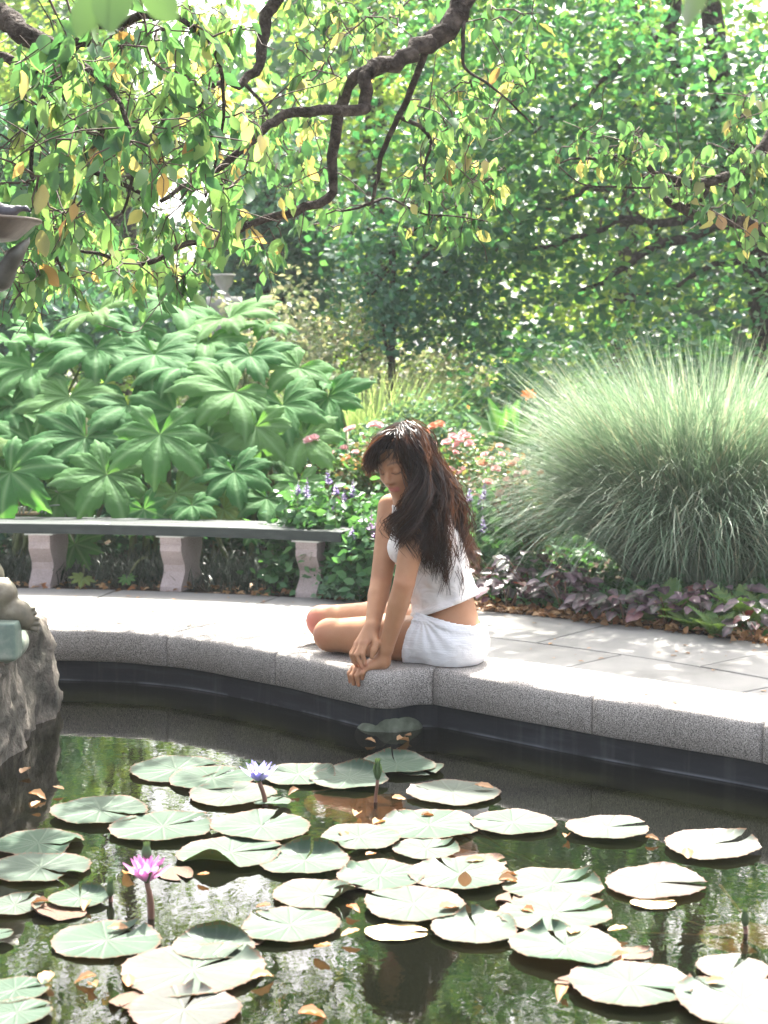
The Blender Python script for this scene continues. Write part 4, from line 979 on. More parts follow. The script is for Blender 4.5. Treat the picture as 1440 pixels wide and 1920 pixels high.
# limbs out of the frame that shade the paving
LA.append(limb(ta, [j0, (2.5, 8.8, 3.4), (1.9, 9.9, 4.5), (1.0, 10.6, 4.9)], .06, .02, 16))
LA.append(limb(ta, [(2.5, 8.8, 3.4), (3.2, 10.2, 4.4), (2.6, 11.2, 4.9)], .04, .015, 12))
grow(ta, LA, [(560, 60, 230, 90, 6.6, 8.2, 26), (440, 180, 180, 110, 6.5, 8, 24), (480, 300, 150, 80, 6.5, 8, 16), (600, 330, 110, 110, 6.9, 8.4, 12), (330, 480, 200, 60, 6.6, 7.8, 32), (480, 440, 110, 50, 6.7, 7.8, 8),
               (850, 250, 90, 110, 6.6, 7.6, 26), (890, 330, 90, 50, 6.7, 7.4, 14), (780, 370, 60, 80, 6.7, 7.6, 12), (950, 120, 50, 50, 6.6, 7.4, 7), (720, 40, 180, 60, 7, 8.4, 12), (960, 20, 80, 40, 6.6, 7.6, 6), (860, 420, 70, 40, 7, 7.4, 5),
               (1150, 280, 110, 50, 7.1, 7.6, 20), (1250, 300, 80, 60, 7.1, 7.8, 14), (1400, 230, 60, 70, 7.2, 8, 14), (1420, 380, 50, 110, 7.2, 8, 20), (1320, 330, 60, 60, 7.2, 7.8, 8),
               (900, -230, 900, 190, 6.6, 8, 60), (200, -250, 400, 180, 6.4, 8, 30), (1050, -100, 460, 100, 10.2, 12.2, 170), (1350, -180, 380, 120, 9.6, 12.2, 90)], 101, high=(((1.2, 11.2, 5.0), (1.7, 1.1, .65), 6000), ((2.9, 10.2, 4.7), (1.3, 1.2, .7), 3600)))
rf = bpy.data.objects.new('dead_leaf', leaf_mesh('dead_leaf', M['litter'], .4, .2, .5, .05, 6)); link(rf, ta)
rf.matrix_local = Matrix.Translation(at_y(1352, 402, 7.4) - ta.location) @ Matrix.Rotation(-1.6, 4, 'X') @ Matrix.Diagonal((.075, .075, .075, 1))

tb = thing('crabapple_tree', 'crabapple reaching in from the left edge with large hanging green and yellow leaves', 'tree', (-3.9, 10.9, -.05), 'crabapple trees')
limb(tb, [(-3.9, 10.9, -.05), (-3.85, 10.8, .9), (-3.6, 10.5, 1.9), (-3.3, 10.0, 2.6)], .17, .12, name='trunk')
LB = []
LB.append(limb(tb, [(-3.3, 10.0, 2.6), (-2.7, 8.6, 3.4), (-2.0, 7.0, 3.2)] + px((-60, -35, 6), (0, 22, 5.9), (45, 62, 5.8), (95, 95, 5.75), (122, 100, 5.7), (160, 70, 5.7), (230, 40, 5.6), (330, 30, 5.5)), .08, .012, 34))
LB.append(limb(tb, [(-2.0, 7.0, 3.2)] + px((-80, 80, 6), (0, 105, 5.9), (45, 130, 5.85), (105, 128, 5.8), (118, 165, 5.75), (122, 215, 5.7)), .03, .010, 20))
LB.append(limb(tb, px((122, 100, 5.7), (200, 160, 5.6), (240, 230, 5.5), (250, 320, 5.5), (230, 400, 5.5)), .016, .005, 16))
LB.append(limb(tb, px((105, 128, 5.8), (70, 220, 5.7), (60, 330, 5.7), (90, 440, 5.8), (120, 520, 6)), .012, .005, 16))
LB.append(limb(tb, px((330, 30, 5.5), (400, 90, 5.5), (420, 180, 5.6), (410, 280, 5.7), (385, 370, 5.8)), .012, .004, 16))
LB.append(limb(tb, px((170, 320, 5.6), (240, 350, 5.8), (290, 378, 6)), .012, .008, 8))
grow(tb, LB, [(150, 160, 150, 140, 4.9, 6, 34), (100, 320, 120, 110, 5, 6.3, 28), (290, 130, 120, 110, 5, 6.3, 20), (400, 140, 110, 120, 5.3, 6.6, 18), (200, 250, 120, 90, 4.8, 6, 15), (140, 440, 150, 60, 5.6, 7, 20), (70, 540, 90, 45, 5.6, 7, 16),
               (300, 260, 110, 90, 5.2, 6.6, 20), (430, 290, 70, 100, 5.4, 6.6, 14), (330, 400, 140, 50, 5.8, 7, 14), (240, 520, 130, 40, 6, 7, 12), (-150, 200, 140, 300, 5, 7, 40), (100, -150, 350, 120, 5, 7, 50)], 102, leafL=(.06, .1))

# small tree behind the viewpoint whose nearest leaves hang into the top of the frame
M['nearleaf'] = leafmat('near_green_leaf', [(0, (.06, .11, .05)), (1, (.09, .14, .065))], .4, .45, .4, (1.3, 1.4, .8))
nearleaf = leaf_mesh('near_leaf', M['nearleaf'], .3, .1, .2, .02, 6)
tc = thing('overhanging_sapling', 'leafy twigs hanging very close to the viewer at the top edge', 'tree', (-1.5, -.9, 0))
LC = [limb(tc, [(-1.5, -.9, 0), (-1.45, -.85, 1.2), (-1.2, -.5, 2.3), (-.7, .5, 2.75), (-.4, 1.45, 2.3)], .05, .006, 24, name='trunk'),
      limb(tc, [(-1.2, -.5, 2.3), (-.4, .2, 2.95), (.2, 1.0, 2.7), (.32, 1.5, 2.1)], .03, .004, 20)]
for q, (x, y, Y, L, tilt) in enumerate(((175, -15, 1.95, .055, .35), (205, -60, 1.9, .075, -.05), (262, -40, 2.0, .072, -.8), (80, -60, 2.0, .07, .9), (232, -40, 2.05, .07, .1), (1308, -42, 1.95, .062, .1), (1335, -60, 2.0, .055, -.6))):
    ob = bpy.data.objects.new('leaf', nearleaf); link(ob, tc)
    p = at_y(x, y, Y)
    ob.matrix_local = Matrix.Translation(p - tc.location) @ Matrix.Rotation(tilt, 4, 'Y') @ Matrix.Rotation(-1.45 - .1 * (q % 3), 4, 'X') @ Matrix.Rotation(.2 * q, 4, 'Y') @ Matrix.Diagonal((L * 1.2, L, L, 1))
    e = LC[0][-1] if x < 700 else LC[1][-1]
    obj('leaf_stalk', *tube(spline([e, (np.array(e) + p) / 2 + [0, 0, .03], p], 6), .0012, 4), M['twig'], tc)

# ------------------------------------------------------------------ water lilies
def padmat():
    m, nt, out = start('lily_pad_top')
    r = nd(nt, 'ShaderNodeObjectInfo').outputs['Random']
    col = ramp(nt, r, [(0, (.028, .064, .038)), (.5, (.048, .080, .056)), (.85, (.066, .086, .068)), (1, (.062, .055, .056))])
    col = mixc(nt, .5, col, ramp(nt, noise(nt, 11, 4), [(.3, (.5, .54, .46)), (.7, (1, 1, 1))]), 'MULTIPLY')
    col = mixc(nt, nd(nt, 'ShaderNodeMath', {0: attr(nt, 'vein'), 1: .5}, operation='MULTIPLY').outputs[0], col, (.11, .14, .10))
    ed = ramp(nt, nd(nt, 'ShaderNodeMath', {0: attr(nt, 'edge'), 1: noise(nt, 22, 3)}, operation='MULTIPLY').outputs[0], [(.36, (0, 0, 0)), (.5, (1, 1, 1))])
    col = mixc(nt, ed, col, (.13, .055, .035))
    col = mixc(nt, ramp(nt, noise(nt, 34, 2), [(.68, (0, 0, 0)), (.74, (.8, .8, .8))]), col, (.16, .10, .06))
    p = nd(nt, 'ShaderNodeBsdfPrincipled', {'Base Color': col, 'Roughness': .5, 'Specular IOR Level': .22})
    t = nd(nt, 'ShaderNodeBsdfTranslucent', {'Color': (.12, .28, .04, 1)})
    x = nd(nt, 'ShaderNodeMixShader', {0: .22, 1: p.outputs[0], 2: t.outputs[0]})
    nt.links.new(bump(nt, attr(nt, 'vein'), .35, .004), p.inputs['Normal'])
    nt.links.new(x.outputs[0], out.inputs[0]); return m
M['pad'] = padmat()
M['padunder'] = leafmat('lily_pad_underside', [(0, (.12, .06, .05)), (.5, (.10, .09, .04)), (1, (.2, .08, .06))], .35, .4, .4, (1.3, 1.5, .5))
M['paddead'] = solid('withered_pad', [(.3, (.38, .26, .12)), (.55, (.55, .42, .22)), (.75, (.6, .52, .36))], 9, .6, .3, .3, 40)
def pad_mesh(seed, curl, notch, dead=False):
    rng = np.random.RandomState(seed); nr, na = 9, 120
    d = notch; th = np.linspace(d, 2 * math.pi - d, na); Vs = []; vein = []; edge = []
    ph = rng.uniform(0, 6.28, 4)
    for i in range(nr):
        f = (i / (nr - 1)) ** .85
        rim = 1 + .018 * np.where(np.arange(na) % 5 == 0, 1.3, -.3) * (i == nr - 1) + .03 * np.sin(2 * th + ph[0]) + .025 * np.sin(3 * th + ph[1])
        r = f * rim
        z = .018 * np.sin(3 * th + ph[2]) * f ** 2 + .012 * np.sin(7 * th + ph[3]) * f ** 4 + .012 * np.exp(-(1 - f) / .06) - .01 * (1 - f)
        for (c, wd, am) in curl:                               # edges lifted or folded up
            u = np.abs((th - c + math.pi) % (2 * math.pi) - math.pi)
            z = z + am * np.clip(1 - (u / wd) ** 2, 0, 1) * np.clip((f - .55) / .45, 0, 1) ** 1.3
            r = r * (1 - .28 * abs(am) / .3 * np.clip(1 - (u / wd) ** 2, 0, 1) * np.clip((f - .55) / .45, 0, 1) ** 1.5)
        lobe = np.clip(1 - (np.minimum(th - d, 2 * math.pi - d - th)) / .35, 0, 1)   # lobes beside the notch lift slightly
        z = z + .06 * lobe * f * np.where(th < math.pi, rng.uniform(.2, 1), -.1)
        Vs.append(np.c_[r * np.cos(th), r * np.sin(th), z])
        vein.append(np.clip(1 - np.abs(((th * 13 / (2 * math.pi) + .5) % 1) - .5) * 14 * max(f, .12), 0, 1)); edge.append(np.full(na, f ** 8))
    V = np.concatenate(Vs); i = np.arange(nr - 1)[:, None] * na; j = np.arange(na - 1)[None]
    F = np.stack([i + j, i + na + j, i + na + j + 1, i + j + 1], -1).reshape(-1, 4)
    n = len(V); V2 = V - [0, 0, .006]
    Fa = np.vstack([F, F[:, ::-1] + n]); mi = np.r_[np.zeros(len(F), int), np.ones(len(F), int)]
    at_ = {'vein': np.tile(np.concatenate(vein), 2), 'edge': np.tile(np.concatenate(edge), 2)}
    return mesh_np('lily_pad', np.vstack([V, V2]), Fa, mats=[M['paddead'] if dead else M['pad'], M['padunder']], midx=mi, attrs=at_)
# cx, cy, width in the photograph, notch direction (deg, 0 = right, 90 = away), curled edges [(deg, half width deg, lift)], label
PADS = [
 (330, 1446, 176, 20, [], 'farthest left pad of the back row, left of the violet lily'),
 (398, 1464, 165, 60, [], 'pad overlapping the back row just left of the violet lily'),
 (560, 1457, 150, 150, [(15, 40, .16)], 'pad behind and right of the violet lily with a lifted edge'),
 (655, 1466, 150, 200, [(60, 70, .22)], 'dark green raised pad left of the closed bud on a stem'),
 (745, 1440, 140, 100, [(100, 60, .2)], 'dark green pad behind the closed bud, nearest the corner'),
 (785, 1445, 100, 300, [(0, 50, .10)], 'ragged bright pad right of the closed bud'),
 (436, 1494, 165, 150, [(330, 40, .05)], 'bright pad directly under the violet lily'),
 (188, 1526, 180, 330, [], 'bright smooth pad beside the rock pedestal'),
 (305, 1556, 190, 30, [(20, 30, .06)], 'pad with brown spots right of the one by the rock'),
 (490, 1559, 182, 70, [(85, 25, .06)], 'pad with notch facing back, below the violet lily stem'),
 (850, 1490, 172, 160, [(165, 20, .1)], 'pad alone against the dark wall reflection, behind the others at centre'),
 (805, 1552, 186, 140, [(135, 28, .12)], 'pad with a green folded lobe below the woman'),
 (962, 1548, 155, 170, [], 'pad touching the right side of the folded lobe pad'),
 (1140, 1560, 148, 15, [], 'small lone bright pad in the dark water right of centre'),
 (1335, 1591, 174, 20, [(25, 35, .14)], 'pad farthest right with a green rolled flap'),
 (72, 1585, 160, 340, [(340, 25, .12)], 'pad with an upright green flap at the left edge below the rock'),
 (75, 1632, 172, 320, [(320, 20, .06)], 'wide grey pad at the left edge behind the pink lily'),
 (432, 1606, 190, 10, [(250, 35, .22)], 'pad with a brown curled front edge right of the pink lily'),
 (572, 1621, 166, 80, [(80, 60, .30)], 'pad with a tall serrated green edge standing up behind it'),
 (675, 1580, 150, 230, [(225, 20, .08)], 'pad left of and below the folded lobe pad'),
 (800, 1596, 125, 20, [(20, 40, .16)], 'small pad with a dark green flap in the middle of the cluster'),
 (590, 1683, 160, 330, [(330, 45, .24), (40, 30, .12)], 'tattered pad with brown lifted right edge'),
 (712, 1648, 165, 160, [(150, 30, .16)], 'pad with a lifted left lobe at the pond centre'),
 (862, 1648, 180, 120, [(120, 22, .1)], 'pad carrying a pointed red brown leaf'),
 (776, 1704, 188, 150, [], 'darker pad with clear radiating veins at the pond centre'),
 (1035, 1662, 180, 15, [(20, 34, .16)], 'pad with a green rolled flap and an orange scrap'),
 (1228, 1660, 182, 350, [(60, 40, .08)], 'greyish pad with a brown torn front edge at right'),
 (1040, 1720, 205, 10, [(20, 34, .1)], 'long pad in front of the orange scrap pad'),
 (893, 1747, 165, 100, [(95, 22, .22), (10, 40, .1)], 'twisted pad with an upright green fold'),
 (1062, 1787, 200, 110, [(105, 26, .2), (255, 40, .08)], 'pad with a steep green fold and yellow front edge'),
 (200, 1768, 190, 50, [(50, 26, .08)], 'dark purplish pad in front of the pink lily'),
 (545, 1741, 180, 150, [(150, 22, .06)], 'round bright pad at left centre in front of the tattered pad'),
 (362, 1826, 250, 40, [(35, 16, .14)], 'largest bright pad at the front left'),
 (1182, 1856, 215, 330, [], 'smooth pure white pad at the front right'),
 (1392, 1888, 230, 130, [(130, 22, .08)], 'big pad cut off by the bottom right corner'),
 (1375, 1822, 130, 60, [], 'pad with a sprig of duckweed behind the corner pad'),
 (345, 1900, 205, 80, [(80, 16, .18)], 'pad with an upright green lobe at the bottom edge'),
 (28, 1866, 118, 20, [], 'green pad at the bottom left corner, rear one'),
 (32, 1908, 120, 30, [], 'green pad cut off by the bottom left corner'),
 (-8, 1765, 60, 30, [], 'sliver of a pad cut off by the left edge'),
 (28, 1702, 105, 60, [(80, 40, .14)], 'dim pad with a raised blue green rim at the left edge'),
 (150, 1690, 110, 100, [(60, 60, .26)], 'small crumpled red rimmed pad left of the pink lily stem'),
 (400, 1780, 150, 200, [(80, 75, .34)], 'overturned red and yellow pad standing on edge'),
 (510, 1512, 70, 60, [(270, 60, .1)], 'tiny dark green pad at the foot of the violet lily stem'),
]
rng = np.random.RandomState(55)
for k, (x, y, w, nt_, cu, lab) in enumerate(PADS):
    c = at_z(x, y, ZW); R = w / 3000.0 * (c - Vector((0, 0, EYE))).length / 2 * 1.0
    me = pad_mesh(200 + k, [(math.radians(a - nt_), math.radians(b), l * 1.1) for a, b, l in cu], rng.uniform(.03, .12), False)
    o = mobj('lily_pad', me); o.scale = (R, R, R)
    o.location = (c.x, c.y, ZW + .0075 + .0022 * (k % 5) * (1 if k % 2 else .6)); o.rotation_euler = (rng.uniform(-.012, .012), rng.uniform(-.012, .012), math.radians(nt_))
    tag(o, 'lily pad: ' + lab, 'lily pad', 'lily pads floating on the pond')
M['padbrown'] = solid('decayed_pad', [(.3, (.035, .014, .009)), (.5, (.075, .033, .016)), (.65, (.13, .075, .03)), (.8, (.05, .05, .022))], 9, .6, .3, .4, 40)
for q, (x, y, w, cu, lab) in enumerate(((900, 1618, 110, [(30, 50, .15)], 'brown curled pad scrap right of the centre cluster'), (655, 1662, 100, [(200, 60, .3)], 'brown decayed pad between the tattered pad and the veined pad'),
      (105, 1712, 120, [(60, 70, .2)], 'rust brown decayed pad left of the dark purplish pad'), (455, 1765, 100, [(270, 60, .2)], 'brown decayed pad right of the overturned pad'), (330, 1640, 85, [(90, 50, .1)], 'small decayed pad right of the pink lily'),
      (1190, 1790, 80, [(20, 60, .2)], 'pale brown decayed pad right of the steep fold pad'), (960, 1690, 80, [(150, 50, .2)], 'brown decayed scrap behind the long pad'), (1085, 1845, 90, [(90, 60, .15)], 'decayed brown pad left of the smooth white pad'), (250, 1880, 110, [(0, 60, .15)], 'brown decayed pad at the bottom left between green pads'))):
    c = at_z(x, y, ZW); R = w / 3000.0 * c.y / 2
    o = mobj('decayed_pad', pad_mesh(500 + q, [(math.radians(a), math.radians(b), l) for a, b, l in cu], .15)); o.data.materials[0] = M['padbrown']; o.scale = (R, R * .8, R); o.location = (c.x, c.y, ZW + .003); o.rotation_euler[2] = q * 1.3
    tag(o, lab, 'lily pad', 'decayed lily pads')
for (x, y, w, lab) in ((742, 1751, 118, 'yellowish withered lily pad lying flat in front of the veined pad'), (1225, 1695, 90, 'brown withered lily pad under the greyish pad at right')):
    c = at_z(x, y, ZW); R = w / 3000.0 * c.y / 2
    o = mobj('withered_pad', pad_mesh(300 + x, [], .1, True)); o.scale = (R, R * .8, R); o.location = (c.x, c.y, ZW + .004); tag(o, lab, 'lily pad', 'withered lily pads')

def petal_mesh(mat, w, cup): return leaf_mesh('petal', mat, w, .35, cup, 0, 7)
M['lilac'] = leafmat('lilac_petal', [(0, (.42, .40, .78)), (1, (.55, .52, .86))], .4, .45, .3, (1.05, 1, 1.05))
M['pinklily'] = leafmat('pink_lily_petal', [(0, (.62, .22, .52)), (1, (.75, .36, .62))], .4, .45, .3, (1.1, .9, 1))
M['sepal'] = leafmat('green_sepal', [(0, (.06, .12, .05)), (1, (.1, .14, .06))], .25, .45, .4, (1.2, 1.2, .6))
M['stamen'] = solid('yellow_stamen', [(.3, (.7, .45, .1)), (.7, (.8, .55, .15))], 30, .6, .3, .2)
M['lilystem'] = solid('lily_stem', [(.3, (.09, .045, .03)), (.7, (.17, .08, .05))], 12, .5, .4, .1)
def lily(x, y, xb, yb, size, mat, label, open_=.75, seed=0):
    rng = np.random.RandomState(seed)
    b = at_z(xb, yb, ZW); top = at_y(x, y, b.y)
    t = thing('water_lily_flower', label, 'flower', (b.x, b.y, ZW - .02), 'water lily flowers')
    obj('stem', *tube(spline([(b.x, b.y, .08), tuple(b), (b * .5 + top * .5) + Vector((.004, 0, 0)), top], 10), np.linspace(.0075, .006, 10), 8), M['lilystem'], t)
    me = petal_mesh(mat, .17, -.28)
    for ring, (n, el, L) in enumerate(((8, .55, 1.0), (7, .95, .95), (6, 1.25, .85))):
        for k in range(n):
            a = 6.283 * (k + .5 * ring) / n + rng.uniform(-.1, .1); e = el * (1.6 - open_) + rng.uniform(-.1, .1)
            put(me, 'petal', t, top, (math.cos(a) * math.cos(e), math.sin(a) * math.cos(e), math.sin(e)), (-math.cos(a), -math.sin(a), .6), size * L)
    me = petal_mesh(M['sepal'], .17, -.1)
    for k in range(4):
        a = 1.57 * k + .5; put(me, 'sepal', t, top - Vector((0, 0, .004)), (math.cos(a) * .7, math.sin(a) * .7, .62), (-math.cos(a), -math.sin(a), .6), size * .82)
    acc = Acc()
    for k in range(26):
        a = rng.uniform(0, 6.28); q = rng.uniform(.05, .2)
        acc.add(*tube([tuple(top + Vector((0, 0, .005))), tuple(top + Vector((math.cos(a) * q * size, math.sin(a) * q * size, size * .42)))], .0014, 4))
    acc.build('stamens', M['stamen'], t)['kind'] = 'stuff'
lily(486, 1466, 497, 1512, .066, M['lilac'], 'pale violet water lily on a short brown stem', .9, 1)
lily(275, 1655, 284, 1722, .066, M['pinklily'], 'pink magenta water lily on a tall brown stem at left', .75, 2)
def lbud(x, y0, y1, xb, yb, label, w=.011):
    b = at_z(xb, yb, ZW); tip = np.array(at_y(x, y0, b.y)); base = np.array(at_y(x, y1, b.y)); L = np.linalg.norm(tip - base)
    t = thing('water_lily_bud', label, 'flower bud', (b.x, b.y, ZW - .02), 'water lily buds')
    obj('stem', *tube(spline([(b.x, b.y, .1), tuple(b), tuple(base * .6 + np.array(b) * .4), tuple(base)], 8), .005, 7), M['lilystem'], t)
    me = leaf_mesh('sepal', M['sepal'], .2, .5, .0, 0, 7); ax = Vector(tip - base).normalized()
    for k in range(6):
        a = k * 1.047; s = Vector((math.cos(a), math.sin(a), 0)); put(me, 'sepal', t, Vector(base) + s * w * .5, ax + s * .05, -s, L)
    V, F = lathe([(.0, 0), (w * .7, L * .08), (w, L * .3), (w * .75, L * .65), (.0, L)], 10); o = obj('bud_core', V + base, F, M['sepal'], t)
lbud(708, 1422, 1462, 704, 1504, 'closed green lily bud on a thin stem below the woman')
lbud(275, 1578, 1612, 281, 1716, 'closed green lily bud rising behind the pink lily', .012)
lbud(207, 1646, 1680, 208, 1690, 'small dark lily bud left of the pink lily', .010)
lbud(1397, 1702, 1736, 1398, 1750, 'dark lily bud at the right edge among reflections', .009)
# floating dry leaves and submerged stalks
dry = [leaf_mesh('dry_leaf', M['litter'], .34, .25, -.15, .03, 6), leaf_mesh('dry_leaf', M['litter'], .28, .4, .25, .04, 6)]
FL = [(745, 1388, .06), (685, 1387, .05), (760, 1378, .045), (665, 1530, .07), (700, 1545, .07), (790, 1528, .06), (925, 1478, .06), (705, 1600, .05), (870, 1615, .06), (905, 1608, .06), (640, 1562, .06), (760, 1498, .05),
      (250, 1640, .07), (90, 1690, .05), (55, 1488, .06), (40, 1450, .06), (60, 1512, .04), (165, 1690, .05), (240, 1740, .06), (640, 1755, .06), (590, 1775, .05), (470, 1835, .06), (240, 1850, .05), (80, 1845, .05), (935, 1650, .06), (1180, 1790, .07), (1210, 1570, .05),
      (1060, 1570, .05), (940, 1640, .05), (1140, 1745, .05), (1060, 1850, .06), (1320, 1845, .06), (560, 1480, .05), (470, 1530, .05), (370, 1640, .04), (860, 1700, .06), (1000, 1710, .05), (1290, 1610, .05), (120, 1480, .04), (180, 1830, .05), (480, 1700, .05), (650, 1700, .05), (180, 1850, .05), (560, 1900, .06), (1080, 1745, .05)]
LM = [(486, 1490, 'violet lily'), (278, 1670, 'pink lily'), (50, 1400, 'rock pedestal'), (706, 1460, 'closed bud below the woman'), (590, 1683, 'tattered lily pad'), (776, 1704, 'veined dark pad at the centre'), (362, 1826, 'largest front left pad'),
      (1182, 1856, 'smooth white pad at front right'), (1392, 1888, 'big bottom right corner pad'), (1140, 1560, 'lone pad right of centre'), (1335, 1591, 'farthest right pad'), (805, 1552, 'pad with the green folded lobe'), (1228, 1660, 'greyish torn pad at right'),
      (400, 1780, 'overturned red and yellow pad'), (740, 1360, 'mossy inlet stone'), (188, 1526, 'bright pad beside the rock'), (28, 1880, 'bottom left corner pads'), (572, 1621, 'pad with the tall serrated edge'), (862, 1648, 'pad carrying the pointed leaf'), (207, 1665, 'small dark bud'),
      (850, 1490, 'lone pad below the wall'), (1062, 1787, 'pad with the steep green fold'), (200, 1768, 'dark purplish pad'), (345, 1900, 'pad at the bottom edge')]
used = set()
rng = np.random.RandomState(66)
for (x, y, L) in FL:
    p = at_z(x, y, ZW + .012); a = rng.uniform(0, 6.28); o = put(dry[rng.randint(2)], 'floating_leaf', None, p, (math.cos(a), math.sin(a) * .8, rng.uniform(-.05, .15)), (rng.uniform(-.2, .2), rng.uniform(-.3, .1), 1), L * rng.uniform(.7, 1.0))
    for q in sorted(LM, key=lambda l: math.hypot(l[0] - x, (l[1] - y) * 1.6)):
        dx, dy = x - q[0], (y - q[1]) * 1.6
        side = ('right of' if dx > 0 else 'left of') if abs(dx) > abs(dy) else ('in front of' if dy > 0 else 'behind')
        lab = 'small dry tan leaf ' + ('just ' if math.hypot(dx, dy) < 150 else '') + side + ' the ' + q[2]
        if lab not in used: break
    used.add(lab); tag(o, lab, 'dry leaf', 'dry leaves floating between the lily pads')
red = leaf_mesh('red_leaf', M['litter'], .5, .3, .1, .02, 6)
tag(put(red, 'pointed_leaf', None, at_z(870, 1662, ZW + .02), (.1, .3, .9), (0, -1, .2), .034), 'pointed red brown leaf standing on a lily pad', 'dry leaf')
M['submerged'] = solid('submerged_stalk', [(.3, (.16, .08, .04)), (.7, (.3, .17, .08))], 12, .6, .3, .1)
sk = Acc()
for k in range(70):
    x, y = rng.uniform(540, 830), rng.uniform(1490, 1600); p = at_z(x, y, ZW - .015); a = rng.normal() * .5 + .6; L = rng.uniform(.1, .4)
    q = p + Vector((math.cos(a) * L, math.sin(a) * L, -.12)); sk.add(*tube(spline([tuple(p), tuple((p + q) / 2 + Vector((rng.normal() * .02, 0, .03))), tuple(q)], 6), .0035, 5))
for (x0, y0, x1, y1) in ((80, 1620, 215, 1680), (130, 1660, 240, 1700), (1150, 1690, 1390, 1760), (1180, 1750, 1440, 1765), (1350, 1660, 1410, 1740), (600, 1590, 760, 1500), (640, 1600, 820, 1520)):
    p, q = at_z(x0, y0, ZW - .006), at_z(x1, y1, ZW - .03); sk.add(*tube(spline([tuple(p), tuple((p + q) / 2 + Vector((0, .01, 0))), tuple(q)], 8), .004, 5))
V, F, R = sk.get(); tag(obj('submerged_stalks', V, F, M['submerged']), 'tangle of orange brown lily stalks under the water surface', 'stalks', kind='stuff')
sunk = [(650, 1500, .17), (720, 1520, .19), (760, 1610, .2), (690, 1625, .14), (820, 1600, .15), (1390, 1740, .12)]
M['sunkpad'] = solid('sunken_pad', [(.3, (.16, .05, .035)), (.7, (.34, .13, .095))], 7, .6, .3, .1)
for k, (x, y, R) in enumerate(sunk):
    c = at_z(x, y, ZW); o = mobj('sunken_pad', pad_mesh(400 + k, [], .1)); o.data.materials[0] = M['sunkpad']; o.scale = (R * .75, R * .75, R * .75); o.location = (c.x, c.y, ZW - .014 - .004 * (k % 3)); o.rotation_euler = (.03, .02, k)
    tag(o, ('sunken red brown pad under water left of the closed bud', 'sunken red brown pad below the closed bud stem', 'sunken reddish pad in front of the folded lobe pad', 'sunken reddish pad left of the pointed leaf pad', 'sunken red pad at the right end of the stalk tangle', 'sunken brown pad by the dark bud at right')[k], 'lily pad', 'sunken lily pads')
# ------------------------------------------------------------------ rock pedestal and bronze figures
def rockmat():
    m, nt, out = start('mossy_rock')
    n1 = noise(nt, 7, 6, .6); n2 = noise(nt, 45, 5, .65)
    col = ramp(nt, n1, [(.3, (.045, .046, .038)), (.48, (.13, .12, .10)), (.6, (.25, .22, .185)), (.8, (.38, .345, .30))])
    col = mixc(nt, .55, col, ramp(nt, n2, [(.35, (.35, .33, .3)), (.65, (1, 1, 1))]), 'MULTIPLY')
    p = nd(nt, 'ShaderNodeBsdfPrincipled', {'Base Color': col, 'Roughness': .9, 'Specular IOR Level': .2})
    nt.links.new(bump(nt, n2, .8, .015), p.inputs['Normal']); nt.links.new(p.outputs[0], out.inputs[0]); return m
M['rock'] = rockmat()
def bronzemat(name, a, b, c, metal=.35):
    m, nt, out = start(name)
    n1 = noise(nt, 9, 5, .6); col = ramp(nt, n1, [(.3, a), (.5, b), (.72, c)])
    p = nd(nt, 'ShaderNodeBsdfPrincipled', {'Base Color': col, 'Roughness': .5, 'Metallic': metal, 'Specular IOR Level': .5})
    nt.links.new(bump(nt, noise(nt, 60, 4), .15, .004), p.inputs['Normal']); nt.links.new(p.outputs[0], out.inputs[0]); return m
M['bronze'] = bronzemat('weathered_bronze', (.075, .07, .05), (.15, .132, .095), (.30, .275, .21))
M['verdigris'] = bronzemat('verdigris_bronze', (.07, .11, .09), (.13, .18, .145), (.36, .37, .30), .1)
M['darkbronze'] = bronzemat('dark_bronze', (.05, .05, .045), (.10, .10, .085), (.2, .2, .17), .5)
f = Field((-2.25, 4.55, -.05), (-.88, 5.85, .76), .014)
X, Y, Z = f.grid()
cx, cy = -1.6, 5.15
q = np.maximum(np.maximum(np.abs(X - cx) - .41 + .07 * (Z - .3), np.abs(Y - cy) - .42 + .08 * (Z - .3)), Z - .575)
gx_, gy_, gz_ = np.broadcast_arrays(X, Y, Z); PP_ = np.stack([gx_.ravel(), gy_.ravel(), gz_.ravel()], 1)
nz = vnoise(PP_, 4, 1) * .5 + np.abs(vnoise(PP_, 8, 2) - .5) * .55 + vnoise(PP_, 20, 3) * .16 + vnoise(PP_, 42, 4) * .09
f.F = (q + ((nz - .5) * .19).reshape(q.shape)).astype(np.float32)
P, Q = surface(f.F, f.lo, f.h, 0)
rock = mobj('rock_pedestal', mesh_np('rock_pedestal', P, Q, M['rock'], smooth=True)); tag(rock, 'rough mossy rock pedestal standing in the water at left', 'rock')
YF = 4.85
w = lambda x, y, Y=YF: np.array(at_y(x, y, Y))
boy = thing('bronze_figure', 'weathered bronze seated figure with bare toes on the rock', 'statue', (-1.45, 5.0, .56), 'bronze figures on the rock')
f = Field((-1.86, 4.75, .55), (-1.0, 5.42, 1.45), .0045)
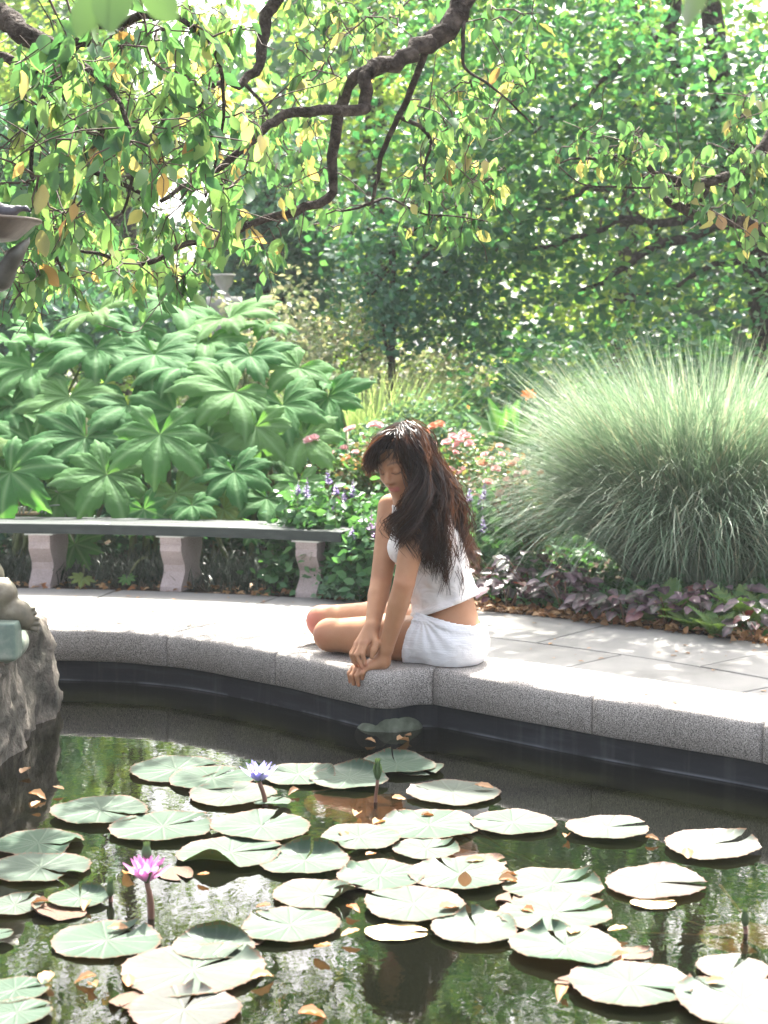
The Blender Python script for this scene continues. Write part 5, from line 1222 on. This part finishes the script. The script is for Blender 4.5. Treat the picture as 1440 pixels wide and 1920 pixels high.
# leg tucked, foot on its side with five toes
kn = w(2, 1114); f.ell(kn, (.045, .045, .045), k=.02)
f.cap(w(-70, 1108, 4.95), kn, .065, .045, .02); f.cap(w(-40, 1165, 4.95), w(10, 1150), .05, .032, .03)
f.cap(w(14, 1140), w(36, 1148), .026, .034, .02); f.cap(w(36, 1148), w(46, 1160), .032, .028, .02); f.cap(w(28, 1150), w(46, 1166), .03, .022, .02)
for (y0, y1, x1, r) in ((1141, 1141, 63, .0065), (1149, 1150, 66, .007), (1157, 1160, 69, .0075), (1165, 1170, 70, .0085), (1172, 1180, 67, .0105)):
    f.cap(w(46, y0 + 2), w(x1 + 2, y1), r * .92, r * .86, .002)
# body away to the left
f.cap((-1.30, 4.98, .80), (-1.62, 5.08, .80), .075, .10, .05); f.cap((-1.32, 5.2, .78), (-1.62, 5.15, .78), .075, .10, .05)
f.cap((-1.62, 5.1, .78), (-1.68, 5.1, 1.12), .13, .14, .06); f.cap((-1.68, 5.1, 1.14), (-1.66, 5.09, 1.24), .05, .045, .04)
f.ell((-1.64, 5.08, 1.33), (.08, .07, .10), k=.02)
f.cap((-1.66, 4.95, 1.15), (-1.5, 4.86, .98), .045, .035, .03); f.cap((-1.5, 4.86, .98), (-1.32, 4.9, 1.0), .034, .026, .02)
f.cap((-1.66, 5.25, 1.15), (-1.5, 5.3, .98), .045, .035, .03); f.cap((-1.5, 5.3, .98), (-1.34, 5.05, 1.0), .034, .026, .02)
f.cap(w(-60, 1085), w(14, 1088), .008, .009, .004)
P, Q = surface(f.F, f.lo, f.h, 2); obj('body', P, Q, M['bronze'], boy)
f = Field((-1.45, 4.6, .5), (-1.0, 5.3, .85), .01)
f.ell(w(-25, 1205, 4.95), (.13, .15, .075), k=.03); X, Y, Z = f.grid()
b0 = w(12, 1203, 4.78); d = np.maximum(np.maximum(np.abs(X - b0[0] + .04) - .075, np.abs(Y - b0[1] - .02) - .05), np.abs(Z - b0[2]) - .06)
f.F = np.minimum(f.F, d.astype(np.float32))
P, Q = surface(f.F, f.lo, f.h, 2); obj('plinth', P, Q, M['verdigris'], boy)
girl = thing('bronze_figure', 'dark bronze figure whose arms hold a bowl at the left edge', 'statue', (-1.75, 5.35, .56), 'bronze figures on the rock')
f = Field((-2.1, 4.6, .5), (-1.0, 5.65, 2.45), .011)
for s in (-.08, .08):
    f.cap((-1.75, 5.35 + s, .58), (-1.75, 5.35 + s, .98), .05, .06, .03); f.cap((-1.75, 5.35 + s, .98), (-1.76, 5.35 + s, 1.4), .06, .095, .03); f.cap((-1.75, 5.35 + s, .60), (-1.6, 5.33 + s, .585), .04, .03, .02)
f.cap((-1.77, 5.35, 1.42), (-1.77, 5.33, 1.9), .14, .13, .06); f.cap((-1.77, 5.33, 1.95), (-1.74, 5.31, 2.07), .05, .045, .05); f.ell((-1.71, 5.29, 2.18), (.095, .08, .115), k=.02)
f.cap((-1.75, 5.2, 1.92), (-1.5, 5.0, 1.58), .05, .042, .04); f.cap((-1.5, 5.0, 1.58), w(2, 522, 4.85), .042, .034, .03); f.cap(w(2, 522, 4.85), w(30, 478, 4.82), .034, .024, .02); f.cap(w(30, 478, 4.82), w(54, 448, 4.82), .024, .010, .01)
f.cap((-1.75, 5.45, 1.92), (-1.5, 5.3, 1.6), .05, .042, .04); f.cap((-1.5, 5.3, 1.6), (-1.22, 5.05, 1.74), .042, .03, .03)
P, Q = surface(f.F, f.lo, f.h, 2); obj('body', P, Q, M['darkbronze'], girl)
M['bowl'] = bronzemat('brown_bronze_bowl', (.075, .062, .05), (.14, .115, .092), (.22, .185, .15), .25)
zt, zb = w(60, 409, 4.82)[2], w(30, 449, 4.82)[2]; xc = w(71, 410, 4.82)[0] - .19
V, F = lathe([(0, zb), (.10, zb), (.118, zb + .004), (.172, zt - .012), (.19, zt - .008), (.19, zt), (.175, zt), (.11, zb + .02), (0, zb + .016)], 40, (xc, 4.86, 0))
tag(obj('bowl', V, F, M['bowl']), 'shallow brown bronze bowl held out by the dark figure', 'bowl')
# bird perching in the bowl
M['feather'] = solid('dark_feather', [(.3, (.02, .02, .028)), (.7, (.055, .055, .07))], 30, .4, .5, .3, 90)
brd = thing('bird', 'small dark bird with a long drooping tail sitting in the bowl', 'bird', tuple(w(8, 400, 4.84)))
f = Field(w(-40, 440, 4.70), w(75, 350, 4.98), .004); 
f.ell(w(6, 398, 4.84), (.045, .026, .024), k=.01); f.cap(w(-6, 394, 4.84), w(-16, 372, 4.84), .017, .016, .02); f.cap(w(-18, 370, 4.84), w(-30, 373, 4.84), .008, .002, .01)
f.chain([w(18, 396, 4.84), w(34, 391, 4.84), w(48, 391, 4.84), w(61, 399, 4.84)], [.012, .008, .007, .004], .01)
P, Q = surface(f.F, f.lo, f.h, 1); obj('body', P, Q, M['feather'], brd)

# ------------------------------------------------------------------ the woman sitting on the coping
def W(x, y, Y): return np.array(at_y(x, y, Y))
def skin():
    m, nt, out = start('skin')
    n1 = noise(nt, 18, 4); n2 = noise(nt, 260, 3)
    col = ramp(nt, n1, [(.3, (.34, .165, .085)), (.7, (.40, .205, .11))])
    col = mixc(nt, attr(nt, 'red'), col, (.50, .15, .11)); col = mixc(nt, attr(nt, 'lip'), col, (.42, .13, .11)); col = mixc(nt, attr(nt, 'dark'), col, (.05, .03, .022))
    p = nd(nt, 'ShaderNodeBsdfPrincipled', {'Base Color': col, 'Roughness': .5, 'Specular IOR Level': .4, 'Subsurface Weight': .12, 'Subsurface Radius': (1.0, .35, .2), 'Subsurface Scale': .006})
    nt.links.new(bump(nt, n2, .18, .001), p.inputs['Normal']); nt.links.new(p.outputs[0], out.inputs[0]); return m
M['skin'] = skin()
def cloth(name, c0, c1, ribs=None):
    m, nt, out = start(name)
    col = ramp(nt, noise(nt, 12, 4), [(.3, c0), (.7, c1)])
    h = noise(nt, 300, 2)
    if ribs:
        tc = nd(nt, 'ShaderNodeTexCoord').outputs['Object']
        wv = nd(nt, 'ShaderNodeTexWave', {'Vector': tc, 'Scale': ribs, 'Distortion': 1.2, 'Detail': 2.0, 'Detail Scale': 2.0}, wave_type='BANDS', bands_direction='Z').outputs['Fac']
        wv = nd(nt, 'ShaderNodeMath', {0: wv, 1: .35}, operation='MULTIPLY').outputs[0]
        h = nd(nt, 'ShaderNodeMath', {0: h, 1: wv}, operation='ADD').outputs[0]
    fold = noise(nt, 16, 3, .5, dist=1.0, stretch=(1, 1, 1.6))
    h = nd(nt, 'ShaderNodeMath', {0: nd(nt, 'ShaderNodeMath', {0: h, 1: .12}, operation='MULTIPLY').outputs[0], 1: fold}, operation='ADD').outputs[0]
    p = nd(nt, 'ShaderNodeBsdfPrincipled', {'Base Color': col, 'Roughness': .85, 'Specular IOR Level': .2, 'Sheen Weight': .2})
    t = nd(nt, 'ShaderNodeBsdfTranslucent', {'Color': (.75, .7, .65, 1)})
    x = nd(nt, 'ShaderNodeMixShader', {0: .1, 1: p.outputs[0], 2: t.outputs[0]})
    nt.links.new(bump(nt, h, .55, .014), p.inputs['Normal']); nt.links.new(x.outputs[0], out.inputs[0]); return m
M['top'] = cloth('white_knit_top', (.72, .68, .66), (.80, .77, .75), None)
M['shorts'] = cloth('white_cotton_shorts', (.74, .74, .76), (.82, .82, .84), 40)

woman = thing('person', 'woman with long dark hair in white top and shorts sitting on the coping', 'person', (.2, 5.4, ZC))
LO, HI, H = (-.34, 5.12, .40), (.44, 6.02, 1.28), .004
torso = Field(LO, HI, H); legs = torso.like(); arms = torso.like(); head = torso.like()
fw = np.array([-.95, -.30, 0]); fw /= np.linalg.norm(fw); sd = np.array([fw[1], -fw[0], 0]) ; sd = np.array([-.30, .95, 0]) / np.linalg.norm([.30, .95])
def tors(x, y, Y, rf, rs, rh, tilt=0.0, k=.03):
    up = np.array([fw[0] * math.sin(tilt), fw[1] * math.sin(tilt), math.cos(tilt)]); f2 = np.cross(sd, up) * -1
    torso.ell(W(x, y, Y), (rf, rs, rh), np.stack([f2, sd, up], 1), k)
tors(843, 1200, 5.45, .105, .165, .10, 0, .04)          # pelvis
tors(838, 1165, 5.45, .098, .150, .09, .1, .04)
tors(836, 1125, 5.445, .088, .132, .10, .15, .04)       # waist
tors(822, 1075, 5.435, .096, .135, .11, .25, .04)       # ribs
tors(806, 1025, 5.42, .100, .142, .11, .35, .04)
tors(790, 980, 5.405, .090, .150, .09, .5, .04)         # shoulder girdle
for s, (x, y) in ((-1, (757, 1024)), (1, (745, 1020))):   # chest
    c = W(x, y, 5.37 if s < 0 else 5.49); torso.ell(c, (.05, .055, .058), k=.03)
torso.cap(W(778, 962, 5.40), W(764, 930, 5.385), .062, .05, .03)
# buttocks
legs.ell(W(856, 1203, 5.38), (.095, .085, .082), k=.03); legs.ell(W(852, 1200, 5.53), (.095, .085, .085), k=.03)
hipL, kneeL = W(840, 1204, 5.38), W(622, 1206, 5.56); hipR, kneeR = W(835, 1185, 5.56), W(607, 1199, 5.76)
kneeL[2] = ZC + .068; kneeR[2] = ZC + .085
legs.cap(hipL, hipL * .45 + kneeL * .55 + [0, 0, .004], .088, .076, .02); legs.cap(hipL * .45 + kneeL * .55 + [0, 0, .004], kneeL, .076, .056, .02)
legs.ell(kneeL + [-.012, .0, .0], (.052, .052, .052), k=.02)
legs.cap(hipR, hipR * .45 + kneeR * .55 + [0, 0, .012], .088, .076, .02); legs.cap(hipR * .45 + kneeR * .55 + [0, 0, .012], kneeR, .076, .055, .02)
legs.ell(kneeR + [-.012, 0, 0], (.05, .05, .052), k=.02)
hips_only = legs.F.copy()
ankL, ankR = np.array([.13, 5.60, ZC + .05]), np.array([.10, 5.80, ZC + .05])
legs.cap(kneeL + [.0, .02, -.012], (kneeL + ankL) / 2 + [0, .03, -.004], .048, .054, .02); legs.cap((kneeL + ankL) / 2 + [0, .03, -.004], ankL, .054, .034, .02)
legs.cap(kneeR + [.0, .02, -.02], (kneeR + ankR) / 2 + [0, .02, -.012], .048, .054, .02); legs.cap((kneeR + ankR) / 2 + [0, .02, -.012], ankR, .054, .034, .02)
for a in (ankL, ankR):
    legs.cap(a, a + [.05, .02, -.012], .036, .03, .02); legs.cap(a + [.05, .02, -.012], a + [.15, .03, -.03], .03, .018, .02)
# arms: left one near, straight down to the edge; right one beyond it
shL, elL, wrL = W(784, 956, 5.275), W(758, 1093, 5.235), W(724, 1216, 5.275)
shR, elR, wrR = W(735, 952, 5.53), W(714, 1092, 5.43), W(698, 1176, 5.305)
arms.cap(shL, shL * .35 + elL * .65, .048, .039, .004); arms.cap(shL * .35 + elL * .65, elL, .039, .0355, .004)
arms.cap(elL, elL * .7 + wrL * .3, .0355, .036, .004); arms.cap(elL * .7 + wrL * .3, wrL, .036, .0245, .004)
arms.cap(shR, shR * .4 + elR * .6, .050, .040, .004); arms.cap(shR * .4 + elR * .6, elR, .040, .036, .004)
arms.cap(elR, elR * .7 + wrR * .3, .036, .036, .004); arms.cap(elR * .7 + wrR * .3, wrR, .036, .024, .004)
# left hand: heel on the coping, fingers over the edge
hl = torso.like()
kn = [W(686, 1252, 5.262), W(677, 1254, 5.278), W(669, 1254, 5.297), W(664, 1252, 5.316)]           # little, ring, middle, index knuckles
heel = W(717, 1240, 5.285)
for p in kn: hl.cap(heel, p, .021, .0115, .012)
hl.cap(wrL, heel, .0235, .023, .015)
fl = [([W(686, 1252, 5.262), W(680, 1262, 5.252), W(680, 1273, 5.258)], .0085), ([W(677, 1254, 5.278), W(669, 1267, 5.262), W(672, 1285, 5.266)], .0092), ([W(669, 1254, 5.297), W(660, 1267, 5.284), W(664, 1286, 5.286)], .0094), ([W(664, 1252, 5.316), W(655, 1263, 5.308), W(657, 1279, 5.308)], .009)]
for pts, r in fl:
    g_ = torso.like(); g_.chain(pts, [r * 1.08, r, r * .8], .004)
    h_ = np.maximum(.006 - np.abs(hl.F - g_.F), 0) / .006; hl.F = np.minimum(hl.F, g_.F) - h_ * h_ * .006 * .25
hl.chain([W(712, 1240, 5.305), W(698, 1246, 5.335), W(682, 1249, 5.345)], [.014, .011, .008], .008)      # thumb on the far side
# right hand resting on it
hr = torso.like()
knr = [W(688, 1205, 5.268), W(680, 1205, 5.275), W(673, 1206, 5.29), W(669, 1207, 5.306)]                # index, middle, ring, little
for p in knr: hr.cap(wrR, p, .022, .0112, .012)
fr = [([knr[0], W(680, 1226, 5.252), W(685, 1246, 5.25)], .0088), ([knr[1], W(668, 1228, 5.256), W(677, 1250, 5.254)], .0092), ([knr[2], W(661, 1228, 5.275), W(668, 1248, 5.272)], .0088), ([knr[3], W(658, 1226, 5.295), W(663, 1243, 5.292)], .0078)]
for pts, r in fr:
    g_ = torso.like(); g_.chain(pts, [r * 1.08, r, r * .8], .004)
    h_ = np.maximum(.005 - np.abs(hr.F - g_.F), 0) / .005; hr.F = np.minimum(hr.F, g_.F) - h_ * h_ * .005 * .25
hr.chain([W(699, 1186, 5.292), W(706, 1206, 5.262), W(701, 1219, 5.252), W(697, 1232, 5.248)], [.017, .0125, .0105, .008], .007)
# head
yaw, pit = math.radians(39), math.radians(22)
hf = np.array([-math.sin(yaw) * math.cos(pit), -math.cos(yaw) * math.cos(pit), -math.sin(pit)])
hs = np.cross(hf, [0, 0, 1.0]); hs /= np.linalg.norm(hs); hu = np.cross(hs, hf)
HS = .95; roll = math.radians(-4); hs, hu = hs * math.cos(roll) + hu * math.sin(roll), hu * math.cos(roll) - hs * math.sin(roll)
HC = W(754, 866, 5.37); HR = np.stack([hf, hs, hu], 1)
def hp(a, b, c): return HC + HS * (hf * a + hs * b + hu * c)
he = lambda p, r, k=.01, cut=False: head.ell(hp(*p), np.array(r) * HS, HR, k, cut)
he((-.012, 0, .035), (.096, .074, .09)); he((.03, 0, -.03), (.062, .060, .085), .02)
he((.055, 0, -.085), (.030, .032, .026), .02); he((.068, 0, -.096), (.017, .018, .014), .012)
for s in (-1, 1):
    head.cap(hp(.02, s * .052, -.045), hp(.055, s * .018, -.097), .018, .014, .02)
    he((.052, s * .036, -.028), (.030, .026, .028), .02)
    head.cap(hp(.082, s * .012, .022), hp(.066, s * .047, .020), .010, .009, .014)
    he((.098, s * .031, .000), (.017, .020, .012), .012, True)
    he((.0735, s * .032, .000), (.0155, .0175, .0135), .005)
    he((.093, s * .0125, -.036), (.011, .0075, .0075), .006)
head.cap(hp(.084, 0, .016), hp(.104, 0, -.028), .0085, .0105, .010); he((.104, 0, -.031), (.0105, .0105, .009), .006)
he((.0845, 0, -.0565), (.0115, .024, .0065), .005); he((.0845, 0, -.068), (.012, .021, .0075), .005)
he((.0965, 0, -.0622), (.006, .023, .0016), .003, True)
neck = torso.like(); neck.cap(W(772, 950, 5.40), hp(-.03, 0, -.06), .053, .05, .02)
def smin(a, b, k):
    h_ = np.maximum(k - np.abs(a - b), 0) / k; return np.minimum(a, b) - h_ * h_ * k * .25
tor_neck = smin(torso.F, neck.F, .03)
B_ = smin(tor_neck, head.F, .015); B_ = smin(B_, legs.F, .03)
Ar = smin(arms.F, hl.F, .008); Ar2 = smin(Ar, hr.F, .004)
body = smin(B_, Ar2, .004)
# shoulders blend fully
X, Y, Z = torso.grid(); wsh = np.clip((Z - (shL[2] - .06)) / .05, 0, 1)
body = body * (1 - wsh) + smin(B_, arms.F, .03) * wsh
body = np.maximum(body, ZC + .0015 - Z - 10 * np.clip(np.minimum(1, np.maximum(0, (5.335 - .9 * 0 - Y) * 0)), 0, 1)) if False else body
P, Q = surface(body, torso.lo, H, 2)
g = (P - HC) @ HR
lip = np.clip(1 - np.abs(g[:, 2] + .0622) / .012, 0, 1) * (np.abs(g[:, 1]) < .024) * (g[:, 0] > .072); lip = np.clip(lip * 1.6, 0, .8)
red_ = np.clip(1 - np.linalg.norm(P - (kneeR + [-.04, -.02, -.01]), axis=1) / .085, 0, 1) * 1.3; red_ = np.clip(red_, 0, 1)
for c_, r_, k_ in [(elL, .05, .3), (elR, .05, .25), (kneeL + np.array([-.05, -.02, .01]), .08, .3)] + [(q, .016, .35) for q in kn + knr] + [(pts[-1], .014, .45) for pts, _ in fl + fr]:
    red_ = np.maximum(red_, k_ * np.clip(1 - np.linalg.norm(P - c_, axis=1) / r_, 0, 1))
red_ = np.maximum(red_, np.clip(1 - np.linalg.norm(P - W(676, 1252, 5.25), axis=1) / .022, 0, 1) * .35)
dark_ = np.zeros(len(P))
for s in (-1, 1):
    dark_ = np.maximum(dark_, np.clip(1 - np.abs(g[:, 2] + .0085 - .004 * (np.abs(np.abs(g[:, 1]) - .032) / .016) ** 2) / .0035, 0, 1) * (np.abs(g[:, 1] - s * .032) < .018) * (g[:, 0] > .05))
    dark_ = np.maximum(dark_, .75 * np.clip(1 - np.abs(g[:, 2] - .030 + .004 * ((np.abs(g[:, 1]) - .03) / .02) ** 2) / .0045, 0, 1) * (np.abs(g[:, 1] - s * .031) < .021) * (g[:, 0] > .04))
o = obj('body', P, Q, M['skin'], woman, attrs={'lip': lip, 'red': red_, 'dark': dark_})
def shell(name, Fld, mat, fold=None):
    P, Q = surface(Fld.astype(np.float32), torso.lo, H, 2); return obj(name, P, Q, mat, woman)
gx_, gy_, gz_ = np.broadcast_arrays(X, Y, Z)
fn = lambda sc, sd_: vnoise(np.stack([gx_.ravel(), gy_.ravel(), gz_.ravel()], 1).astype(np.float32), sc, sd_).reshape(gx_.shape)
# top: torso only, hem a few mm loose, scooped at the neck, open at the arms
h0, h1 = W(800, 1153, 5.36), W(886, 1116, 5.46)
ax = (h1 - h0); ax /= np.linalg.norm(ax); hn = np.cross(ax, [.25, 1, 0]); hn /= np.linalg.norm(hn); hn = hn if hn[2] > 0 else -hn
hem = (gx_ - h0[0]) * hn[0] + (gy_ - h0[1]) * hn[1] + (gz_ - h0[2]) * hn[2]
loose = .007 + .012 * np.clip(1 - hem / .16, 0, 1) ** 2
s1 = torso.F - loose - .009 * (fn(20, 5) - .5) * 2 - .004 * (fn(45, 7) - .5)
zn = W(770, 946, 5.4)[2]
s1 = s1 - .0035 * (np.abs(hem - .010) < .009)
topF = np.maximum(s1, -hem); topF = np.maximum(topF, gz_ - zn)
topF = np.maximum(topF, -(s1 + .011))                       # hollow shell
topF = np.maximum(topF, -(neck.F - .006)); topF = np.maximum(topF, -(arms.F - .004))
shell('top', topF, M['top'])
# shorts: hips and upper thighs
u = kneeL - hipL; u /= np.linalg.norm(u); c0 = W(766, 1215, 5.40)
thigh_cut = (gx_ - c0[0]) * u[0] + (gy_ - c0[1]) * u[1] + (gz_ - c0[2]) * (u[2] + .28)
w0, w1 = W(792, 1150, 5.36), W(897, 1158, 5.46); ax = (w1 - w0) / np.linalg.norm(w1 - w0); wn_ = np.cross(ax, [.25, 1, 0]); wn_ /= np.linalg.norm(wn_); wn_ = wn_ if wn_[2] > 0 else -wn_
waist = (gx_ - w0[0]) * wn_[0] + (gy_ - w0[1]) * wn_[1] + (gz_ - w0[2]) * wn_[2]
s2 = smin(torso.F, hips_only, .035) - .010 - .008 * (fn(17, 6) - .5) * 2 - .004 * (fn(40, 8) - .5) - .006 * np.clip(1 + thigh_cut / .08, 0, 1) ** 2
pc = W(792, 1158, 5.34); rr_ = np.sqrt((gx_ - pc[0]) ** 2 + (gz_ - pc[2]) ** 2) + 1e-4
s2 = s2 - .0045 * np.sin(np.arctan2(gz_ - pc[2], gx_ - pc[0]) * 15 + 2 * (fn(9, 9) - .5)) * np.clip(1 - rr_ / .16, 0, 1) * np.clip(rr_ / .03, 0, 1)
s2 = s2 - .004 * (np.abs(waist + .014) < .013) - .003 * (np.abs(thigh_cut + .010) < .009)
shF = np.maximum(np.maximum(s2, thigh_cut), waist); shF = np.maximum(shF, -(s2 + .012)); shF = np.maximum(shF, ZC + .002 - gz_)
shell('shorts', shF, M['shorts'])

# hair: a cap over the skull and long wavy locks
def hairmat():
    m, nt, out = start('dark_hair')
    col = ramp(nt, attr(nt, 'rnd'), [(0, (.007, .005, .004)), (.5, (.014, .009, .0075)), (1, (.075, .036, .02))])
    p = nd(nt, 'ShaderNodeBsdfPrincipled', {'Base Color': col, 'Roughness': .42, 'Specular IOR Level': .32})
    t = nd(nt, 'ShaderNodeBsdfTranslucent', {'Color': (.28, .115, .055, 1)})
    x = nd(nt, 'ShaderNodeMixShader', {0: .15, 1: p.outputs[0], 2: t.outputs[0]})
    nt.links.new(x.outputs[0], out.inputs[0]); return m
M['hair'] = hairmat()
hc = Field(HC - .17, HC + .17, .005)
hc.ell(hp(-.016, 0, .040), (.098, .080, .093), HR, .01); hc.ell(hp(-.045, 0, -.03), (.066, .072, .09), HR, .03)
X2, Y2, Z2 = hc.grid(); gl = [(X2 - HC[0]) * HR[0, i_] + (Y2 - HC[1]) * HR[1, i_] + (Z2 - HC[2]) * HR[2, i_] for i_ in range(3)]
face = .006 - gl[0] + np.abs(gl[1]) * -.0 + np.clip(gl[2] - .055, 0, 1) * 3.0
hc.F = np.maximum(hc.F, -face).astype(np.float32)
P, Q = surface(hc.F, hc.lo, hc.h, 1)
M['haircap'] = solid('hair_base', [(.3, (.006, .004, .003)), (.7, (.014, .008, .006))], 60, .9, .05, .3, 200)
obj('hair_base', P, Q, M['haircap'], woman)
GL = [[(746, 806, 5.40), (712, 818, 5.37), (692, 843, 5.37), (687, 868, 5.39), (692, 893, 5.42)],
      [(746, 806, 5.36), (718, 818, 5.30), (700, 838, 5.285), (690, 862, 5.30), (693, 888, 5.33)],
      [(748, 806, 5.34), (725, 816, 5.275), (706, 836, 5.265), (695, 858, 5.278), (692, 884, 5.305)]]
GR = [[(749, 806, 5.34), (744, 822, 5.262), (762, 848, 5.246), (775, 880, 5.25), (783, 912, 5.265), (772, 945, 5.25), (748, 970, 5.225), (738, 1000, 5.215), (743, 1020, 5.215)],
      [(753, 804, 5.33), (761, 824, 5.255), (777, 856, 5.242), (786, 900, 5.252), (780, 945, 5.215), (773, 985, 5.20), (778, 1012, 5.21), (790, 1036, 5.23)],
      [(758, 801, 5.34), (774, 820, 5.265), (785, 862, 5.255), (793, 912, 5.26), (795, 960, 5.225), (802, 1008, 5.235), (815, 1055, 5.28), (828, 1108, 5.31)],
      [(764, 800, 5.36), (783, 817, 5.30), (797, 862, 5.285), (809, 915, 5.28), (816, 970, 5.26), (830, 1030, 5.28), (838, 1080, 5.31), (842, 1120, 5.33)],
      [(768, 800, 5.38), (789, 815, 5.35), (806, 862, 5.34), (825, 915, 5.335), (838, 970, 5.33), (844, 1030, 5.345), (850, 1075, 5.36), (850, 1100, 5.36)],
      [(768, 800, 5.42), (790, 814, 5.43), (811, 862, 5.42), (832, 908, 5.41), (850, 970, 5.42), (858, 1025, 5.43), (864, 1076, 5.44)],
      [(764, 800, 5.45), (788, 816, 5.48), (810, 865, 5.49), (831, 920, 5.50), (852, 975, 5.51), (868, 1022, 5.52), (880, 1062, 5.52)],
      [(756, 803, 5.45), (776, 818, 5.50), (795, 870, 5.52), (808, 930, 5.56), (822, 985, 5.57), (834, 1030, 5.57)],
      [(748, 806, 5.43), (735, 822, 5.47), (745, 866, 5.49), (768, 915, 5.52), (790, 960, 5.58), (802, 1000, 5.59)]]
def guides(G, n=16): return np.array([spline([tuple(at_y(*p)) for p in g_], n) for g_ in G])
rng = np.random.RandomState(7); HA = Acc()
def locks(G, count, jit, wave, per=26, wid=.0014):
    Gs = guides(G); n = Gs.shape[1]
    nck = max(8, count // per)
    ck = [(rng.uniform(0, len(Gs) - 1.001), rng.normal(size=3) * jit * 1.3, rng.uniform(0, 6.28, 3), rng.uniform(.5, 1.6), rng.normal() * 1.3 + 12.5, rng.uniform(.76, 1.04), rng.uniform(-.004, .022)) for _ in range(nck)]
    for q0 in range(count):
        tq, off0, ph0, am0, fq0, ln0, dp0 = ck[q0 % nck]
        t = np.clip(tq + rng.normal() * .2, 0, len(Gs) - 1.001); i_ = int(t); f_ = t - i_
        C = Gs[i_] * (1 - f_) + Gs[i_ + 1] * f_
        s = np.linspace(0, 1, n)
        off = off0 + rng.normal(size=3) * jit * .5; C = C + off0 * (.25 + 1.3 * s[:, None]) + (off - off0) * (1 - .55 * s[:, None]) * 1.6 + (C - HC) * 0
        dep = dp0 + rng.normal() * .004; inward = unit((HC + [.03, .06, -.05]) - C); C = C - inward * dep * np.clip(s[:, None] * 4, 0, 1) * -1 * 1.0
        ph = np.array([2.6 * t, 2.6 * t + 1.4, t]) + .45 * np.sin(ph0) + rng.normal(size=3) * .25; am = wave * am0 * np.sin(np.minimum(s * 1.5, 1) * 1.57) * rng.uniform(.8, 1.2)
        fq = fq0
        C = C + np.stack([np.sin(fq * s + ph[0]) * am, np.cos(fq * s * .9 + ph[1]) * am, np.sin(fq * s * .5 + ph[2]) * am * .3], 1)
        ln = min(1.04, ln0 + rng.normal() * .03); C = np.array([np.interp(s * ln, s, C[:, q_]) if ln <= 1 else C[:, q_] for q_ in range(3)]).T
        T = unit(np.gradient(C, axis=0)); a = rng.normal(size=3); Wd = unit(np.cross(T, a)) * (wid * rng.uniform(.5, 1.5) * (1 - .75 * s ** 3))[:, None]
        V = np.stack([C - Wd, C + Wd], 1).reshape(-1, 3); j = np.arange(n - 1) * 2
        HA.add(V, np.stack([j, j + 1, j + 3, j + 2], 1), min(1, rng.rand() ** 2 * .8 + (.35 * max(0, t - 4.2) / 2 if len(G) > 6 else 0)))  # browner towards the back: backlit rim painted into the strand colour
locks(GL, 700, .005, .006)
locks([GL[1], GL[2], [(749, 806, 5.335), (738, 818, 5.265), (728, 836, 5.252), (716, 852, 5.252), (706, 866, 5.262)], [(750, 806, 5.335), (744, 820, 5.26), (742, 838, 5.245), (750, 858, 5.240), (757, 880, 5.25)]], 50, .004, .005)
locks(GR, 5600, .008, .028)
locks(GR[3:8], 700, .013, .026, 2, .0007)        # flyaways along the back
locks(GL, 60, .010, .012, wid=.0010)
HA.build('hair', M['hair'], woman)

# ------------------------------------------------------------------ added to lift the dark tones like faded film: thin even haze round the whole place
mh = bpy.data.materials.new('added_haze'); mh.use_nodes = True; nt = mh.node_tree; nt.nodes.clear()
vo = nd(nt, 'ShaderNodeVolumePrincipled', {'Color': (.95, .97, 1.0, 1), 'Density': .001, 'Anisotropy': .0})
ho = nd(nt, 'ShaderNodeOutputMaterial'); nt.links.new(vo.outputs[0], ho.inputs['Volume'])
V, F = hull_prism([(-265, -65), (265, -65), (265, 465), (-265, 465)], -1.1, 18.0)
tag(obj('added_haze', V, F, mh, smooth=False), kind='stuff')
